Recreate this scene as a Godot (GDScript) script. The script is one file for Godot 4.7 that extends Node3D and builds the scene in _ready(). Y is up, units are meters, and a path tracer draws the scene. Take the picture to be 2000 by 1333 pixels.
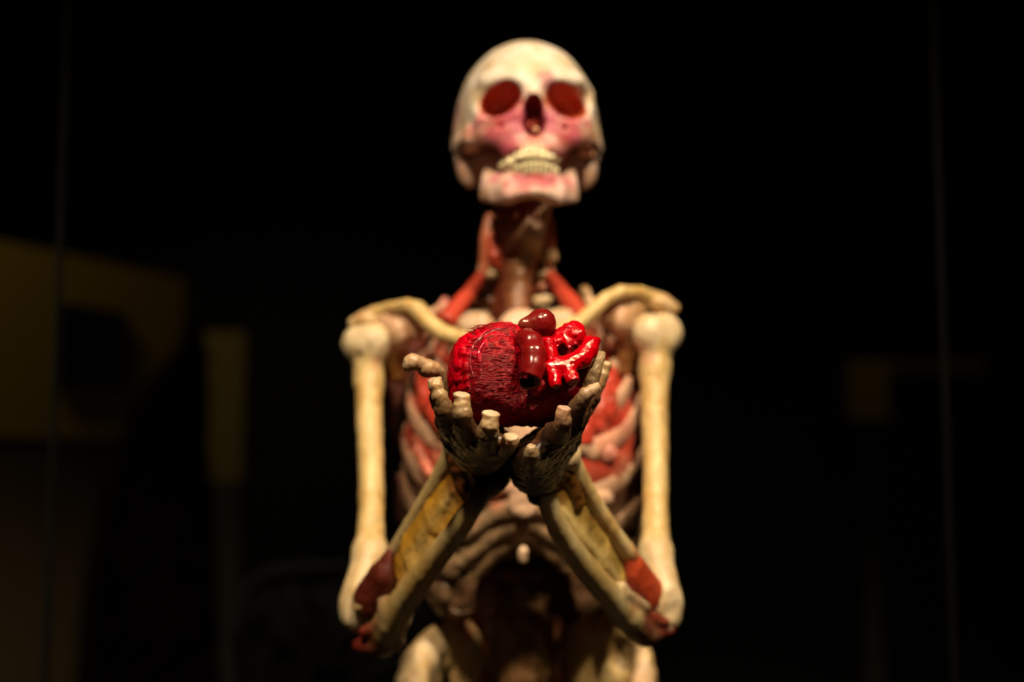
extends Node3D
# A museum figure: a painted human skeleton that holds out a heart in its cupped hands, lit by two show lamps in a dark room.

const BONE := Color(0.62, 0.45, 0.21)
const BONE_PALE := Color(0.68, 0.54, 0.36)
const SKULL := Color(0.60, 0.52, 0.455)
const BLUSH := Color(0.62, 0.43, 0.38)
const PINK := Color(0.56, 0.2, 0.2)
const ROSE := Color(0.5, 0.1, 0.15)
const FLESH := Color(0.60, 0.37, 0.25)
const RED := Color(0.42, 0.05, 0.02)
const DEEP_RED := Color(0.12, 0.012, 0.008)
const BROWN := Color(0.10, 0.045, 0.018)
const DARK := Color(0.045, 0.024, 0.012)
const TAN := Color(0.42, 0.285, 0.155)
const OCHRE := Color(0.50, 0.25, 0.025)
const CARTILAGE := Color(0.36, 0.22, 0.12)

# ------------------------------------------------------------------ solid shapes: a list of blended limbs, blobs and cuts
class Body:
	var kind := PackedInt32Array()      # 0 limb, 1 blob, 2 plane
	var cut := PackedInt32Array()
	var a := PackedVector3Array()
	var ba := PackedVector3Array()
	var inv := PackedFloat32Array()
	var ra := PackedFloat32Array()
	var dr := PackedFloat32Array()
	var k := PackedFloat32Array()
	var flat := PackedVector3Array()    # direction along which a limb is thinner
	var thin := PackedFloat32Array()
	var m1: Array[Basis] = []
	var m2: Array[Basis] = []
	var col := PackedColorArray()
	var run := PackedInt32Array()       # links of one chain carry the same number
	var runs := 0
	var lo := Vector3(1e9, 1e9, 1e9)
	var hi := Vector3(-1e9, -1e9, -1e9)
	var paint := []                     # [centre, radius, colour, strength]
	var grain := 0.18                   # how much the tone varies
	var bump := 0.0004                  # height of the lumps
	var bump_size := 0.012
	var fine := 0.0
	var soft := 0.002

	func _add(kd: int, p: Vector3, q: Vector3, r0: float, r1: float, c: Color, blend: float, is_cut: bool, n := Vector3.ZERO, s := 1.0, b1 := Basis.IDENTITY, b2 := Basis.IDENTITY) -> void:
		kind.append(kd); cut.append(1 if is_cut else 0); a.append(p); ba.append(q - p)
		var l := (q - p).length_squared()
		inv.append(1.0 / l if l > 1e-12 else 0.0)
		ra.append(r0); dr.append(r1 - r0); k.append(maxf(blend, 1e-5)); flat.append(n); thin.append(s); m1.append(b1); m2.append(b2); col.append(c)
		runs += 1
		run.append(runs)

	func grow(p: Vector3, r: float) -> void:
		lo = lo.min(p - Vector3(r, r, r))
		hi = hi.max(p + Vector3(r, r, r))

	func limb(p: Vector3, r0: float, q: Vector3, r1: float, c: Color, blend := 0.004, n := Vector3.ZERO, s := 1.0) -> void:
		_add(0, p, q, r0, r1, c, blend, false, n.normalized(), s)
		grow(p, r0); grow(q, r1)

	func chain(ps: Array, rs: Array, c: Color, blend := 0.004, n := Vector3.ZERO, s := 1.0) -> void:
		for i in ps.size() - 1:
			limb(ps[i], rs[i], ps[i + 1], rs[i + 1], c, blend, n, s)
			if i > 0:
				run[-1] = run[-2]

	func blob(p: Vector3, r: Vector3, c: Color, blend := 0.004, turn := Vector3.ZERO) -> void:
		_blob(p, r, c, blend, turn, false)
		grow(p, maxf(r.x, maxf(r.y, r.z)))

	func _blob(p: Vector3, r: Vector3, c: Color, blend: float, turn: Vector3, is_cut: bool) -> void:
		var t := Basis.from_euler(turn * (PI / 180.0)).transposed()
		var s1 := Basis.from_scale(Vector3.ONE / r)
		var s2 := Basis.from_scale(Vector3.ONE / (r * r))
		_add(1, p, p, minf(r.x, minf(r.y, r.z)), 0, c, blend, is_cut, Vector3.ZERO, 1.0, s1 * t, s2 * t)

	func hollow(p: Vector3, r: Vector3, c: Color, blend := 0.003, turn := Vector3.ZERO) -> void:
		_blob(p, r, c, blend, turn, true)

	func bore(p: Vector3, r0: float, q: Vector3, r1: float, c: Color, blend := 0.001) -> void:
		_add(0, p, q, r0, r1, c, blend, true)

	func slice(p: Vector3, n: Vector3, c: Color, blend := 0.002) -> void:   # removes what lies on the side n points to
		_add(2, p, p, 0, 0, c, blend, true, n.normalized())

	func stain_shade(p: Vector3, r: float, c: Color, strength := 0.8) -> void:  # soft spots of colour, for stains and for shade put into the colour
		paint.append([p, r, c, strength])

	func one(q: int, p: Vector3) -> float:
		if kind[q] == 0:
			var pa := p - a[q]
			var h := clampf(pa.dot(ba[q]) * inv[q], 0.0, 1.0)
			var e := pa - ba[q] * h
			if thin[q] < 1.0:
				var along := e.dot(flat[q])
				e += flat[q] * (along * (1.0 / thin[q] - 1.0))
				return (e.length() - ra[q] - dr[q] * h) * (0.5 + 0.5 * thin[q])
			return e.length() - ra[q] - dr[q] * h
		if kind[q] == 1:
			var pe := p - a[q]
			var k1 := (m2[q] * pe).length()
			if k1 < 1e-6:
				return -ra[q]
			var k0 := (m1[q] * pe).length()
			return k0 * (k0 - 1.0) / k1
		return -(p - a[q]).dot(flat[q])

	func depth(p: Vector3, these: PackedInt32Array) -> float:
		var f := 1.0
		var last := -1
		var kept := 1.0
		var before := 1.0
		for q in these:
			var d := 0.0
			var t := kind[q]
			if t == 0:
				var pa := p - a[q]
				var b := ba[q]
				var h := clampf(pa.dot(b) * inv[q], 0.0, 1.0)
				pa -= b * h
				var s := thin[q]
				if s < 1.0:
					var n := flat[q]
					pa += n * (pa.dot(n) * (1.0 / s - 1.0))
					d = (pa.length() - ra[q] - dr[q] * h) * (0.5 + 0.5 * s)
				else:
					d = pa.length() - ra[q] - dr[q] * h
			elif t == 1:
				var pe := p - a[q]
				var k1 := (m2[q] * pe).length()
				if k1 < 1e-6:
					d = -ra[q]
				else:
					var k0 := (m1[q] * pe).length()
					d = k0 * (k0 - 1.0) / k1
			else:
				d = -(p - a[q]).dot(flat[q])
			var kk := k[q]
			if run[q] == last:        # next link of the same chain: joined without a bulge
				var e0 := 0.0012 - absf(d - kept)
				d = minf(d, kept)
				if e0 > 0.0:
					d -= e0 * e0 * 208.0
			else:
				before = f
			last = run[q]
			kept = d
			f = before
			if cut[q] == 1:
				d = -d
				var e := kk - absf(d - f)
				f = maxf(d, f)
				if e > 0.0:
					f += e * e * 0.25 / kk
			else:
				var e := kk - absf(d - f)
				f = minf(d, f)
				if e > 0.0:
					f -= e * e * 0.25 / kk
		return f

	func order() -> PackedInt32Array:
		var r := PackedInt32Array()
		for i in kind.size():   # as they were added: a cut leaves later shapes whole
			r.append(i)
		return r

	func mesh(cell: float) -> ArrayMesh:
		var n8 := 8
		var low := lo - Vector3.ONE * (cell * 2.0 + 0.002)
		var size := hi + Vector3.ONE * (cell * 2.0 + 0.002) - low
		var bx := int(ceil(size.x / cell / n8))
		var by := int(ceil(size.y / cell / n8))
		var bz := int(ceil(size.z / cell / n8))
		var nx := bx * n8
		var ny := by * n8
		var nz := bz * n8
		var vid := PackedInt32Array()
		vid.resize(nx * ny * nz)
		vid.fill(-1)
		var all := order()
		var half := n8 * cell * 0.5
		var diag := half * 1.7321 + cell
		var vs := PackedVector3Array()
		var cs := PackedColorArray()
		var cells := PackedInt32Array()
		var edges := PackedInt32Array()
		var vals := PackedFloat32Array()
		vals.resize(729)
		var lump := FastNoiseLite.new()
		lump.seed = 3
		lump.frequency = 1.0 / bump_size
		lump.fractal_octaves = 3
		var tone := FastNoiseLite.new()
		tone.seed = 11
		tone.frequency = 38.0
		tone.fractal_octaves = 4
		for kb in bz:
			for jb in by:
				for ib in bx:
					var org := low + Vector3(ib, jb, kb) * (n8 * cell)
					var mid := org + Vector3(half, half, half)
					var fc := depth(mid, all)
					if absf(fc) > diag * 1.25:
						continue
					var these := PackedInt32Array()
					for q in all:
						var dq := one(q, mid)
						if cut[q] == 1:
							if dq < diag * 1.2 + k[q]:
								these.append(q)
						elif dq < fc + diag * 2.3 + k[q] * 2.0:
							these.append(q)
					var at := 0
					var any_in := false
					var any_out := false
					for z in 9:
						for y in 9:
							for x in 9:
								var f := depth(org + Vector3(x, y, z) * cell, these)
								vals[at] = f
								if f < 0.0:
									any_in = true
								else:
									any_out = true
								at += 1
					if not (any_in and any_out):
						continue
					for z in 8:
						for y in 8:
							for x in 8:
								var i0 := x + y * 9 + z * 81
								var v0 := vals[i0]
								var v1 := vals[i0 + 1]
								var v2 := vals[i0 + 9]
								var v3 := vals[i0 + 10]
								var v4 := vals[i0 + 81]
								var v5 := vals[i0 + 82]
								var v6 := vals[i0 + 90]
								var v7 := vals[i0 + 91]
								var mask := int(v0 < 0.0) | int(v1 < 0.0) << 1 | int(v2 < 0.0) << 2 | int(v3 < 0.0) << 3 | int(v4 < 0.0) << 4 | int(v5 < 0.0) << 5 | int(v6 < 0.0) << 6 | int(v7 < 0.0) << 7
								if mask == 0 or mask == 255:
									continue
								var sum := Vector3.ZERO
								var count := 0
								if (v0 < 0.0) != (v1 < 0.0): sum += Vector3(v0 / (v0 - v1), 0, 0); count += 1
								if (v2 < 0.0) != (v3 < 0.0): sum += Vector3(v2 / (v2 - v3), 1, 0); count += 1
								if (v4 < 0.0) != (v5 < 0.0): sum += Vector3(v4 / (v4 - v5), 0, 1); count += 1
								if (v6 < 0.0) != (v7 < 0.0): sum += Vector3(v6 / (v6 - v7), 1, 1); count += 1
								if (v0 < 0.0) != (v2 < 0.0): sum += Vector3(0, v0 / (v0 - v2), 0); count += 1
								if (v1 < 0.0) != (v3 < 0.0): sum += Vector3(1, v1 / (v1 - v3), 0); count += 1
								if (v4 < 0.0) != (v6 < 0.0): sum += Vector3(0, v4 / (v4 - v6), 1); count += 1
								if (v5 < 0.0) != (v7 < 0.0): sum += Vector3(1, v5 / (v5 - v7), 1); count += 1
								if (v0 < 0.0) != (v4 < 0.0): sum += Vector3(0, 0, v0 / (v0 - v4)); count += 1
								if (v1 < 0.0) != (v5 < 0.0): sum += Vector3(1, 0, v1 / (v1 - v5)); count += 1
								if (v2 < 0.0) != (v6 < 0.0): sum += Vector3(0, 1, v2 / (v2 - v6)); count += 1
								if (v3 < 0.0) != (v7 < 0.0): sum += Vector3(1, 1, v3 / (v3 - v7)); count += 1
								var p := org + (Vector3(x, y, z) + sum / count) * cell
								# colour: the nearest shapes decide, softly
								var cr := Vector3.ZERO
								var total := 1e-6
								for q in these:
									var d := one(q, p)
									var w := 0.0
									if cut[q] == 1:
										w = 40.0 * clampf(1.0 - absf(d) / (soft * 0.8), 0.0, 1.0)
									else:
										w = exp(-maxf(d, 0.0) / soft)
									if w > 0.001:
										var c := col[q]
										cr += Vector3(c.r, c.g, c.b) * w
										total += w
								cr /= total
								var tn := tone.get_noise_3dv(p)
								for s in paint:
									var w2: float = 1.0 - p.distance_to(s[0]) / s[1] + tn * 0.55
									if w2 > 0.0:
										w2 = minf(w2 * 2.0, 1.0) * s[3]
										var pc: Color = s[2]
										cr = cr.lerp(Vector3(pc.r, pc.g, pc.b), w2)
								cr *= 1.0 + grain * 1.6 * tn
								vid[(ib * 8 + x) + (jb * 8 + y) * nx + (kb * 8 + z) * nx * ny] = vs.size()
								vs.append(p)
								cs.append(Color(cr.x, cr.y, cr.z))
								var fl := 0
								if (v0 < 0.0) != (v1 < 0.0): fl |= 1
								if (v0 < 0.0) != (v2 < 0.0): fl |= 2
								if (v0 < 0.0) != (v4 < 0.0): fl |= 4
								if fl:
									if v0 < 0.0: fl |= 8
									cells.append((ib * 8 + x) + (jb * 8 + y) * nx + (kb * 8 + z) * nx * ny)
									edges.append(fl)
		var ix := PackedInt32Array()
		var sy := nx
		var sz := nx * ny
		for e in cells.size():
			var c0 := cells[e]
			var fl := edges[e]
			for ax in 3:
				if not (fl & (1 << ax)):
					continue
				var s1 := sy if ax == 0 else sz if ax == 1 else 1
				var s2 := sz if ax == 0 else 1 if ax == 1 else sy
				if c0 - s1 - s2 < 0:
					continue
				var q0 := vid[c0]
				var q1 := vid[c0 - s1]
				var q2 := vid[c0 - s1 - s2]
				var q3 := vid[c0 - s2]
				if q1 < 0 or q2 < 0 or q3 < 0:
					continue
				if fl & 8:
					ix.append_array(PackedInt32Array([q0, q2, q1, q0, q3, q2]))
				else:
					ix.append_array(PackedInt32Array([q0, q1, q2, q0, q2, q3]))
		var ns := Body.normals(vs, ix)
		if bump > 0.0:
			for i in vs.size():
				vs[i] += ns[i] * (lump.get_noise_3dv(vs[i]) * bump)
			ns = Body.normals(vs, ix)
		var arr := []
		arr.resize(Mesh.ARRAY_MAX)
		arr[Mesh.ARRAY_VERTEX] = vs
		arr[Mesh.ARRAY_NORMAL] = ns
		arr[Mesh.ARRAY_COLOR] = cs
		arr[Mesh.ARRAY_INDEX] = ix
		var am := ArrayMesh.new()
		if vs.size():
			am.add_surface_from_arrays(Mesh.PRIMITIVE_TRIANGLES, arr)
		return am

	static func normals(vs: PackedVector3Array, ix: PackedInt32Array) -> PackedVector3Array:
		var ns := PackedVector3Array()
		ns.resize(vs.size())
		for t in range(0, ix.size(), 3):
			var i := ix[t]
			var j := ix[t + 1]
			var l := ix[t + 2]
			var n := (vs[l] - vs[i]).cross(vs[j] - vs[i])
			ns[i] += n
			ns[j] += n
			ns[l] += n
		for i in ns.size():
			ns[i] = ns[i].normalized()
		return ns

# ------------------------------------------------------------------ swept tubes
func smooth_path(ps: Array, steps: int) -> PackedVector3Array:
	var c := PackedVector3Array()
	for i in ps.size() - 1:
		var p0: Vector3 = ps[maxi(i - 1, 0)]
		var p3: Vector3 = ps[mini(i + 2, ps.size() - 1)]
		for s in steps:
			c.append((ps[i] as Vector3).cubic_interpolate(ps[i + 1], p0, p3, float(s) / steps))
	c.append(ps[-1])
	return c

func smooth_values(rs: Array, steps: int) -> PackedFloat32Array:
	var c := PackedFloat32Array()
	for i in rs.size() - 1:
		for s in steps:
			c.append(lerpf(rs[i], rs[i + 1], smoothstep(0.0, 1.0, float(s) / steps)))
	c.append(rs[-1])
	return c

# a tube through the points; wide and thick are its half sizes, along and across "up"
func tube_arrays(path: PackedVector3Array, wide: PackedFloat32Array, thick: float, sides: int, c: PackedColorArray, up: Callable, rough := 0.0, tone := 0.15) -> Array:
	var vs := PackedVector3Array()
	var cs := PackedColorArray()
	var ix := PackedInt32Array()
	var noise := FastNoiseLite.new()
	noise.frequency = 60.0
	noise.fractal_octaves = 3
	var n := path.size()
	for i in n:
		var dir := (path[mini(i + 1, n - 1)] - path[maxi(i - 1, 0)]).normalized()
		var u: Vector3 = up.call(path[i])
		var s := dir.cross(u).normalized()
		u = s.cross(dir).normalized()
		var end := 1.0
		if i == 0 or i == n - 1:
			end = 0.6
		for j in sides:
			var g := TAU * j / sides
			var off := u * (cos(g) * wide[i] * thick) + s * (sin(g) * wide[i])
			var p := path[i] + off * end
			if rough > 0.0:
				p += off.normalized() * (noise.get_noise_3dv(p) * rough)
			vs.append(p)
			var cc := c[i]
			var k := 1.0 + tone * 2.0 * noise.get_noise_3dv(p * 0.6 + Vector3(3, 1, 2))
			cs.append(Color(cc.r * k, cc.g * k, cc.b * k))
	for i in n - 1:
		for j in sides:
			var a0 := i * sides + j
			var a1 := i * sides + (j + 1) % sides
			ix.append_array(PackedInt32Array([a0, a1, a0 + sides, a1, a1 + sides, a0 + sides]))
	for e in 2:
		var base := 0 if e == 0 else (n - 1) * sides
		vs.append(path[0] if e == 0 else path[n - 1])
		cs.append(cs[base])
		for j in sides:
			var a0 := base + j
			var a1 := base + (j + 1) % sides
			ix.append_array(PackedInt32Array([vs.size() - 1, a1, a0]) if e == 0 else PackedInt32Array([vs.size() - 1, a0, a1]))
	return [vs, cs, ix]

func commit(vs: PackedVector3Array, cs: PackedColorArray, ix: PackedInt32Array) -> ArrayMesh:
	var arr := []
	arr.resize(Mesh.ARRAY_MAX)
	arr[Mesh.ARRAY_VERTEX] = vs
	arr[Mesh.ARRAY_NORMAL] = Body.normals(vs, ix)
	arr[Mesh.ARRAY_COLOR] = cs
	arr[Mesh.ARRAY_INDEX] = ix
	var am := ArrayMesh.new()
	am.add_surface_from_arrays(Mesh.PRIMITIVE_TRIANGLES, arr)
	return am

func flat_colors(n: int, c: Color) -> PackedColorArray:
	var r := PackedColorArray()
	r.resize(n)
	r.fill(c)
	return r

func tube(ps: Array, rs: Array, c: Color, sides := 10, steps := 6, thick := 1.0, up := Vector3(0, 0.3, 1), rough := 0.0) -> ArrayMesh:
	var path := smooth_path(ps, steps)
	var t := tube_arrays(path, smooth_values(rs, steps), thick, sides, flat_colors(path.size(), c), func(_p): return up, rough)
	return commit(t[0], t[1], t[2])

# ------------------------------------------------------------------ nodes
func thing(called: String, label: String, category: String, where := Vector3.ZERO) -> Node3D:
	var o := Node3D.new()
	o.name = called
	add_child(o, true)
	o.position = where
	o.set_meta("label", label)
	o.set_meta("category", category)
	return o

func part(called: String, m: Mesh, mat: Material, parent: Node3D, label := "") -> MeshInstance3D:
	var o := MeshInstance3D.new()
	o.name = called
	o.mesh = m
	o.material_override = mat
	parent.add_child(o, true)
	if parent.get_parent() == self:
		o.position = -parent.position
	if label != "":
		o.set_meta("label", label)
	return o

func structure(called: String, m: Mesh, mat: Material, where: Vector3) -> void:
	var o := MeshInstance3D.new()
	o.name = called
	o.mesh = m
	o.material_override = mat
	o.position = where
	o.set_meta("kind", "structure")
	add_child(o, true)

func noise_picture(size: int, freq: float, octaves: int, sd: int, kind := FastNoiseLite.TYPE_SIMPLEX_SMOOTH) -> ImageTexture:
	var n := FastNoiseLite.new()
	n.seed = sd
	n.noise_type = kind
	n.frequency = freq
	n.fractal_octaves = octaves
	return ImageTexture.create_from_image(n.get_seamless_image(size, size))

# long brown and pale streaks, as along the grain of a bone
func streaks() -> ImageTexture:
	var n := FastNoiseLite.new()
	n.seed = 14
	n.frequency = 0.012
	n.fractal_octaves = 4
	var g := n.get_seamless_image(256, 256)
	var im := Image.create(256, 256, false, Image.FORMAT_RGB8)
	for y in 256:
		for x in 256:
			var v := smoothstep(0.30, 0.62, g.get_pixel(x, y).r)
			im.set_pixel(x, y, Color(0.91, 0.85, 0.74).lerp(Color.WHITE, v))
	return ImageTexture.create_from_image(im)

func surface(rough: float, relief: Texture2D, height: float, scale: Vector3, spec := 0.5) -> StandardMaterial3D:
	var m := StandardMaterial3D.new()
	m.vertex_color_use_as_albedo = true
	m.roughness = rough
	m.metallic_specular = spec
	m.uv1_triplanar = true
	m.uv1_scale = scale
	if relief:
		m.heightmap_enabled = true
		m.heightmap_texture = relief
		m.heightmap_scale = height
		m.heightmap_deep_parallax = false
	return m

func box(size: Vector3) -> BoxMesh:
	var b := BoxMesh.new()
	b.size = size
	return b

func plain(c: Color, rough := 0.7) -> StandardMaterial3D:
	var m := StandardMaterial3D.new()
	m.albedo_color = c.linear_to_srgb()
	m.roughness = rough
	return m

func lamp(called: String, from: Vector3, to: Vector3, energy: float, c: Color, angle: float, size: float) -> void:
	var l := SpotLight3D.new()
	l.name = called
	add_child(l, true)
	l.look_at_from_position(from, to)
	l.light_energy = energy
	l.light_color = c
	l.spot_angle = angle
	l.spot_angle_attenuation = 0.6
	l.spot_range = 12.0
	l.spot_attenuation = 2.0
	l.light_size = size
	l.shadow_enabled = true

var bone_mat: StandardMaterial3D
var skull_mat: StandardMaterial3D
var flesh_mat: StandardMaterial3D
var wet_mat: StandardMaterial3D

func _ready() -> void:
	# ---- camera, light, exposure
	var cam := Camera3D.new()
	cam.name = "camera"
	add_child(cam)
	cam.position = Vector3(0, 1.17, 1.4)
	cam.rotation.x = deg_to_rad(5.5)
	cam.fov = 28.85
	cam.near = 0.05
	cam.far = 60.0
	var lens := CameraAttributesPhysical.new()
	lens.frustum_focal_length = 46.6
	lens.frustum_focus_distance = 1.005
	lens.frustum_near = 0.05
	lens.frustum_far = 60.0
	lens.exposure_aperture = 2.1
	cam.attributes = lens
	cam.current = true
	var around := WorldEnvironment.new()
	around.name = "environment"
	var env := Environment.new()
	env.background_mode = Environment.BG_COLOR
	env.background_color = Color.BLACK
	env.tonemap_mode = Environment.TONE_MAPPER_LINEAR
	env.tonemap_exposure = 1.0
	env.sdfgi_enabled = true
	env.ssao_enabled = true
	env.ssil_enabled = true
	around.environment = env
	add_child(around)
	lamp("show_lamp", Vector3(0.66, 2.72, 1.20), Vector3(0, 1.3, 0.0), 4.7, Color(1, 0.91, 0.75), 26.0, 0.05)
	lamp("show_lamp", Vector3(-0.42, 2.72, 1.30), Vector3(0, 1.3, 0.0), 3.9, Color(1, 0.91, 0.75), 26.0, 0.05)
	lamp("fill_light", Vector3(0.2, 1.9, 2.7), Vector3(0, 1.1, 0.0), 0.22, Color(1, 0.88, 0.7), 30.0, 0.3)  # added fill with no seen source; lifts the darkest parts
	lamp("far_fill", Vector3(-1.5, 2.7, -1.2), Vector3(-1.25, 1.4, -2.4), 0.5, Color(1, 0.9, 0.7), 40.0, 0.1)  # added, source unseen; brightens the yellow boards at left
	lamp("far_fill", Vector3(1.5, 2.6, -2.6), Vector3(1.3, 1.3, -3.2), 0.045, Color(1, 0.92, 0.75), 35.0, 0.1)  # added likewise with no seen source, for the board at right

	bone_mat = surface(0.43, noise_picture(512, 0.02, 4, 5), 0.05, Vector3(14, 3.5, 14))
	skull_mat = bone_mat.duplicate()
	skull_mat.uv1_scale = Vector3(9, 9, 9)
	bone_mat.albedo_texture = streaks()
	bone_mat.subsurf_scatter_enabled = true
	skull_mat = bone_mat.duplicate()
	skull_mat.uv1_scale = Vector3(9, 9, 9)
	bone_mat.albedo_texture = streaks()
	bone_mat.subsurf_scatter_strength = 0.15
	flesh_mat = surface(0.42, noise_picture(512, 0.03, 4, 8), 0.06, Vector3(12, 5, 12))
	wet_mat = surface(0.2, noise_picture(512, 0.03, 3, 9), 0.02, Vector3(14, 14, 14))

	build_room()
	var fig := thing("anatomical_skeleton", "life size painted human skeleton with red muscle remains holding out a heart", "skeleton", Vector3(0, 0, -0.05))
	build_skull(fig)
	build_neck(fig)
	build_chest(fig)
	build_shoulders(fig)
	build_arms(fig)
	build_hands(fig)
	build_pelvis(fig)
	build_heart()

# ------------------------------------------------------------------ skull and jaw
func tooth_mesh() -> ArrayMesh:
	var b := Body.new()
	b.bump = 0.0
	b.grain = 0.06
	b.soft = 0.0015
	var ivory := Color(0.74, 0.64, 0.40)
	b.limb(Vector3(0, -0.0035, 0), 0.0030, Vector3(0, 0.0045, -0.0012), 0.0024, ivory, 0.002, Vector3(0, 0, 1), 0.75)
	b.blob(Vector3(0, -0.0035, 0), Vector3(0.0032, 0.0035, 0.0024), ivory, 0.002)
	b.slice(Vector3(0, -0.0058, 0), Vector3(0, -1, 0), ivory, 0.001)
	return b.mesh(0.0009)

func set_tooth(m: Mesh, where: Vector3, scale_by: Vector3, turn: Vector3, parent: Node3D) -> void:
	var t := part("tooth", m, wet_mat, parent)
	t.position = where
	t.scale = scale_by
	t.rotation_degrees = turn

func build_skull(fig: Node3D) -> void:
	var b := Body.new()
	b.bump = 0.0007
	b.bump_size = 0.03
	b.grain = 0.1
	b.soft = 0.003
	var k := 0.012
	b.blob(Vector3(0.0158, 1.5436, -0.035), Vector3(0.0787, 0.0959, 0.090), SKULL, k)
	b.slice(Vector3(0.0154, 1.5075, 0), Vector3(0, -1, 0.5), DEEP_RED, 0.012)
	b.blob(Vector3(-0.0546, 1.5233, -0.03), Vector3(0.009, 0.024, 0.030), SKULL, 0.012)
	b.blob(Vector3(0.0872, 1.5205, -0.03), Vector3(0.009, 0.024, 0.030), SKULL, 0.012)
	# brow and forehead
	b.blob(Vector3(0.0198, 1.5885, 0.012), Vector3(0.044, 0.030, 0.036), SKULL, 0.02)
	b.limb(Vector3(-0.0173, 1.5779, 0.036), 0.008, Vector3(0.0096, 1.5716, 0.05), 0.010, SKULL, k)
	b.limb(Vector3(0.0342, 1.5716, 0.05), 0.010, Vector3(0.0636, 1.5774, 0.036), 0.008, SKULL, k)
	b.chain([Vector3(0.0225, 1.5785, 0.045), Vector3(0.0223, 1.5611, 0.056), Vector3(0.0227, 1.5528, 0.064)], [0.010, 0.0075, 0.0055], SKULL, 0.008)
	# outer rims of the orbits
	b.chain([Vector3(-0.0271, 1.5775, 0.03), Vector3(-0.0361, 1.5694, 0.016), Vector3(-0.0354, 1.5504, 0.018), Vector3(-0.0295, 1.5323, 0.038)], [0.008, 0.0065, 0.0065, 0.008], SKULL, 0.008)
	b.chain([Vector3(0.0704, 1.5775, 0.03), Vector3(0.0809, 1.5682, 0.016), Vector3(0.0812, 1.5504, 0.018), Vector3(0.0748, 1.5322, 0.034)], [0.008, 0.0065, 0.0065, 0.008], SKULL, 0.008)
	# lower rims
	b.chain([Vector3(-0.0301, 1.5323, 0.038), Vector3(-0.0133, 1.5307, 0.048), Vector3(0.0043, 1.5361, 0.052), Vector3(0.0133, 1.5508, 0.054), Vector3(0.016, 1.5611, 0.052)], [0.007, 0.006, 0.006, 0.0065, 0.006], BLUSH, 0.007)
	b.chain([Vector3(0.0746, 1.5312, 0.038), Vector3(0.0586, 1.5285, 0.048), Vector3(0.0415, 1.535, 0.052), Vector3(0.0319, 1.5508, 0.054), Vector3(0.0293, 1.5611, 0.052)], [0.007, 0.006, 0.006, 0.0065, 0.006], BLUSH, 0.007)
	# cheekbones and arches
	b.limb(Vector3(-0.0406, 1.5222, 0.026), 0.0110, Vector3(-0.016, 1.5214, 0.042), 0.0115, BLUSH, 0.008, Vector3(-0.3, 0.25, 1), 0.5)
	b.limb(Vector3(0.0785, 1.5211, 0.026), 0.0110, Vector3(0.0578, 1.5208, 0.042), 0.0115, BLUSH, 0.008, Vector3(0.3, 0.25, 1), 0.5)
	b.limb(Vector3(-0.008, 1.5203, 0.044), 0.0140, Vector3(0.0053, 1.5111, 0.048), 0.0160, BLUSH, 0.008, Vector3(-0.2, 0.25, 1), 0.5)
	b.limb(Vector3(0.0502, 1.5203, 0.044), 0.0140, Vector3(0.0394, 1.5111, 0.048), 0.0160, BLUSH, 0.008, Vector3(0.2, 0.25, 1), 0.5)
	b.chain([Vector3(-0.0422, 1.5178, 0.026), Vector3(-0.052, 1.5173, 0.008), Vector3(-0.0587, 1.5197, -0.02)], [0.008, 0.0060, 0.006], BLUSH, 0.008)
	b.chain([Vector3(0.079, 1.5167, 0.026), Vector3(0.0866, 1.5162, 0.008), Vector3(0.0916, 1.5192, -0.02)], [0.008, 0.0060, 0.006], BLUSH, 0.008)
	# upper jaw
	b.blob(Vector3(0.0226, 1.5218, 0.036), Vector3(0.034, 0.026, 0.024), BLUSH, 0.012)
	b.limb(Vector3(-0.0296, 1.5212, 0.034), 0.009, Vector3(0, 1.5165, 0.044), 0.012, BLUSH, 0.01)
	b.limb(Vector3(0.0742, 1.5201, 0.034), 0.009, Vector3(0.0454, 1.5165, 0.044), 0.012, BLUSH, 0.01)
	b.limb(Vector3(-0.008, 1.5148, 0.042), 0.011, Vector3(0.0011, 1.5013, 0.044), 0.0095, PINK, 0.01)
	b.limb(Vector3(0.0535, 1.5148, 0.042), 0.011, Vector3(0.0448, 1.5013, 0.044), 0.0095, PINK, 0.01)
	b.chain([Vector3(-0.0011, 1.5034, 0.044), Vector3(0.0095, 1.5005, 0.056), Vector3(0.0227, 1.4995, 0.06), Vector3(0.036, 1.5005, 0.056), Vector3(0.0469, 1.5034, 0.044)], [0.009, 0.0082, 0.0082, 0.0082, 0.009], Color(0.62, 0.46, 0.33), 0.006)
	b.chain([Vector3(-0.0021, 1.5, 0.04), Vector3(0, 1.5016, 0.02), Vector3(0.0055, 1.5047, 0)], [0.007, 0.008, 0.008], ROSE, 0.006)
	b.chain([Vector3(0.0481, 1.5, 0.04), Vector3(0.0467, 1.5016, 0.02), Vector3(0.0418, 1.5047, 0)], [0.007, 0.008, 0.008], ROSE, 0.006)
	# under the arches: joint caps, mastoids, dark flesh deep in the cheeks
	b.blob(Vector3(-0.0437, 1.5096, 0.012), Vector3(0.0095, 0.0045, 0.007), Color(0.62, 0.28, 0.13), 0.003)
	b.blob(Vector3(0.0797, 1.5052, 0.012), Vector3(0.0095, 0.0050, 0.007), Color(0.62, 0.28, 0.13), 0.003, Vector3(0, 0, -15))
	b.blob(Vector3(-0.0485, 1.4925, -0.02), Vector3(0.0115, 0.019, 0.012), BLUSH, 0.008, Vector3(0, 0, 12))
	b.blob(Vector3(0.082, 1.4896, -0.02), Vector3(0.0105, 0.018, 0.012), BLUSH, 0.008, Vector3(0, 0, -12))
	b.limb(Vector3(-0.0381, 1.5102, -0.004), 0.0045, Vector3(-0.0398, 1.4955, -0.006), 0.0035, PINK, 0.003)
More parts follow.
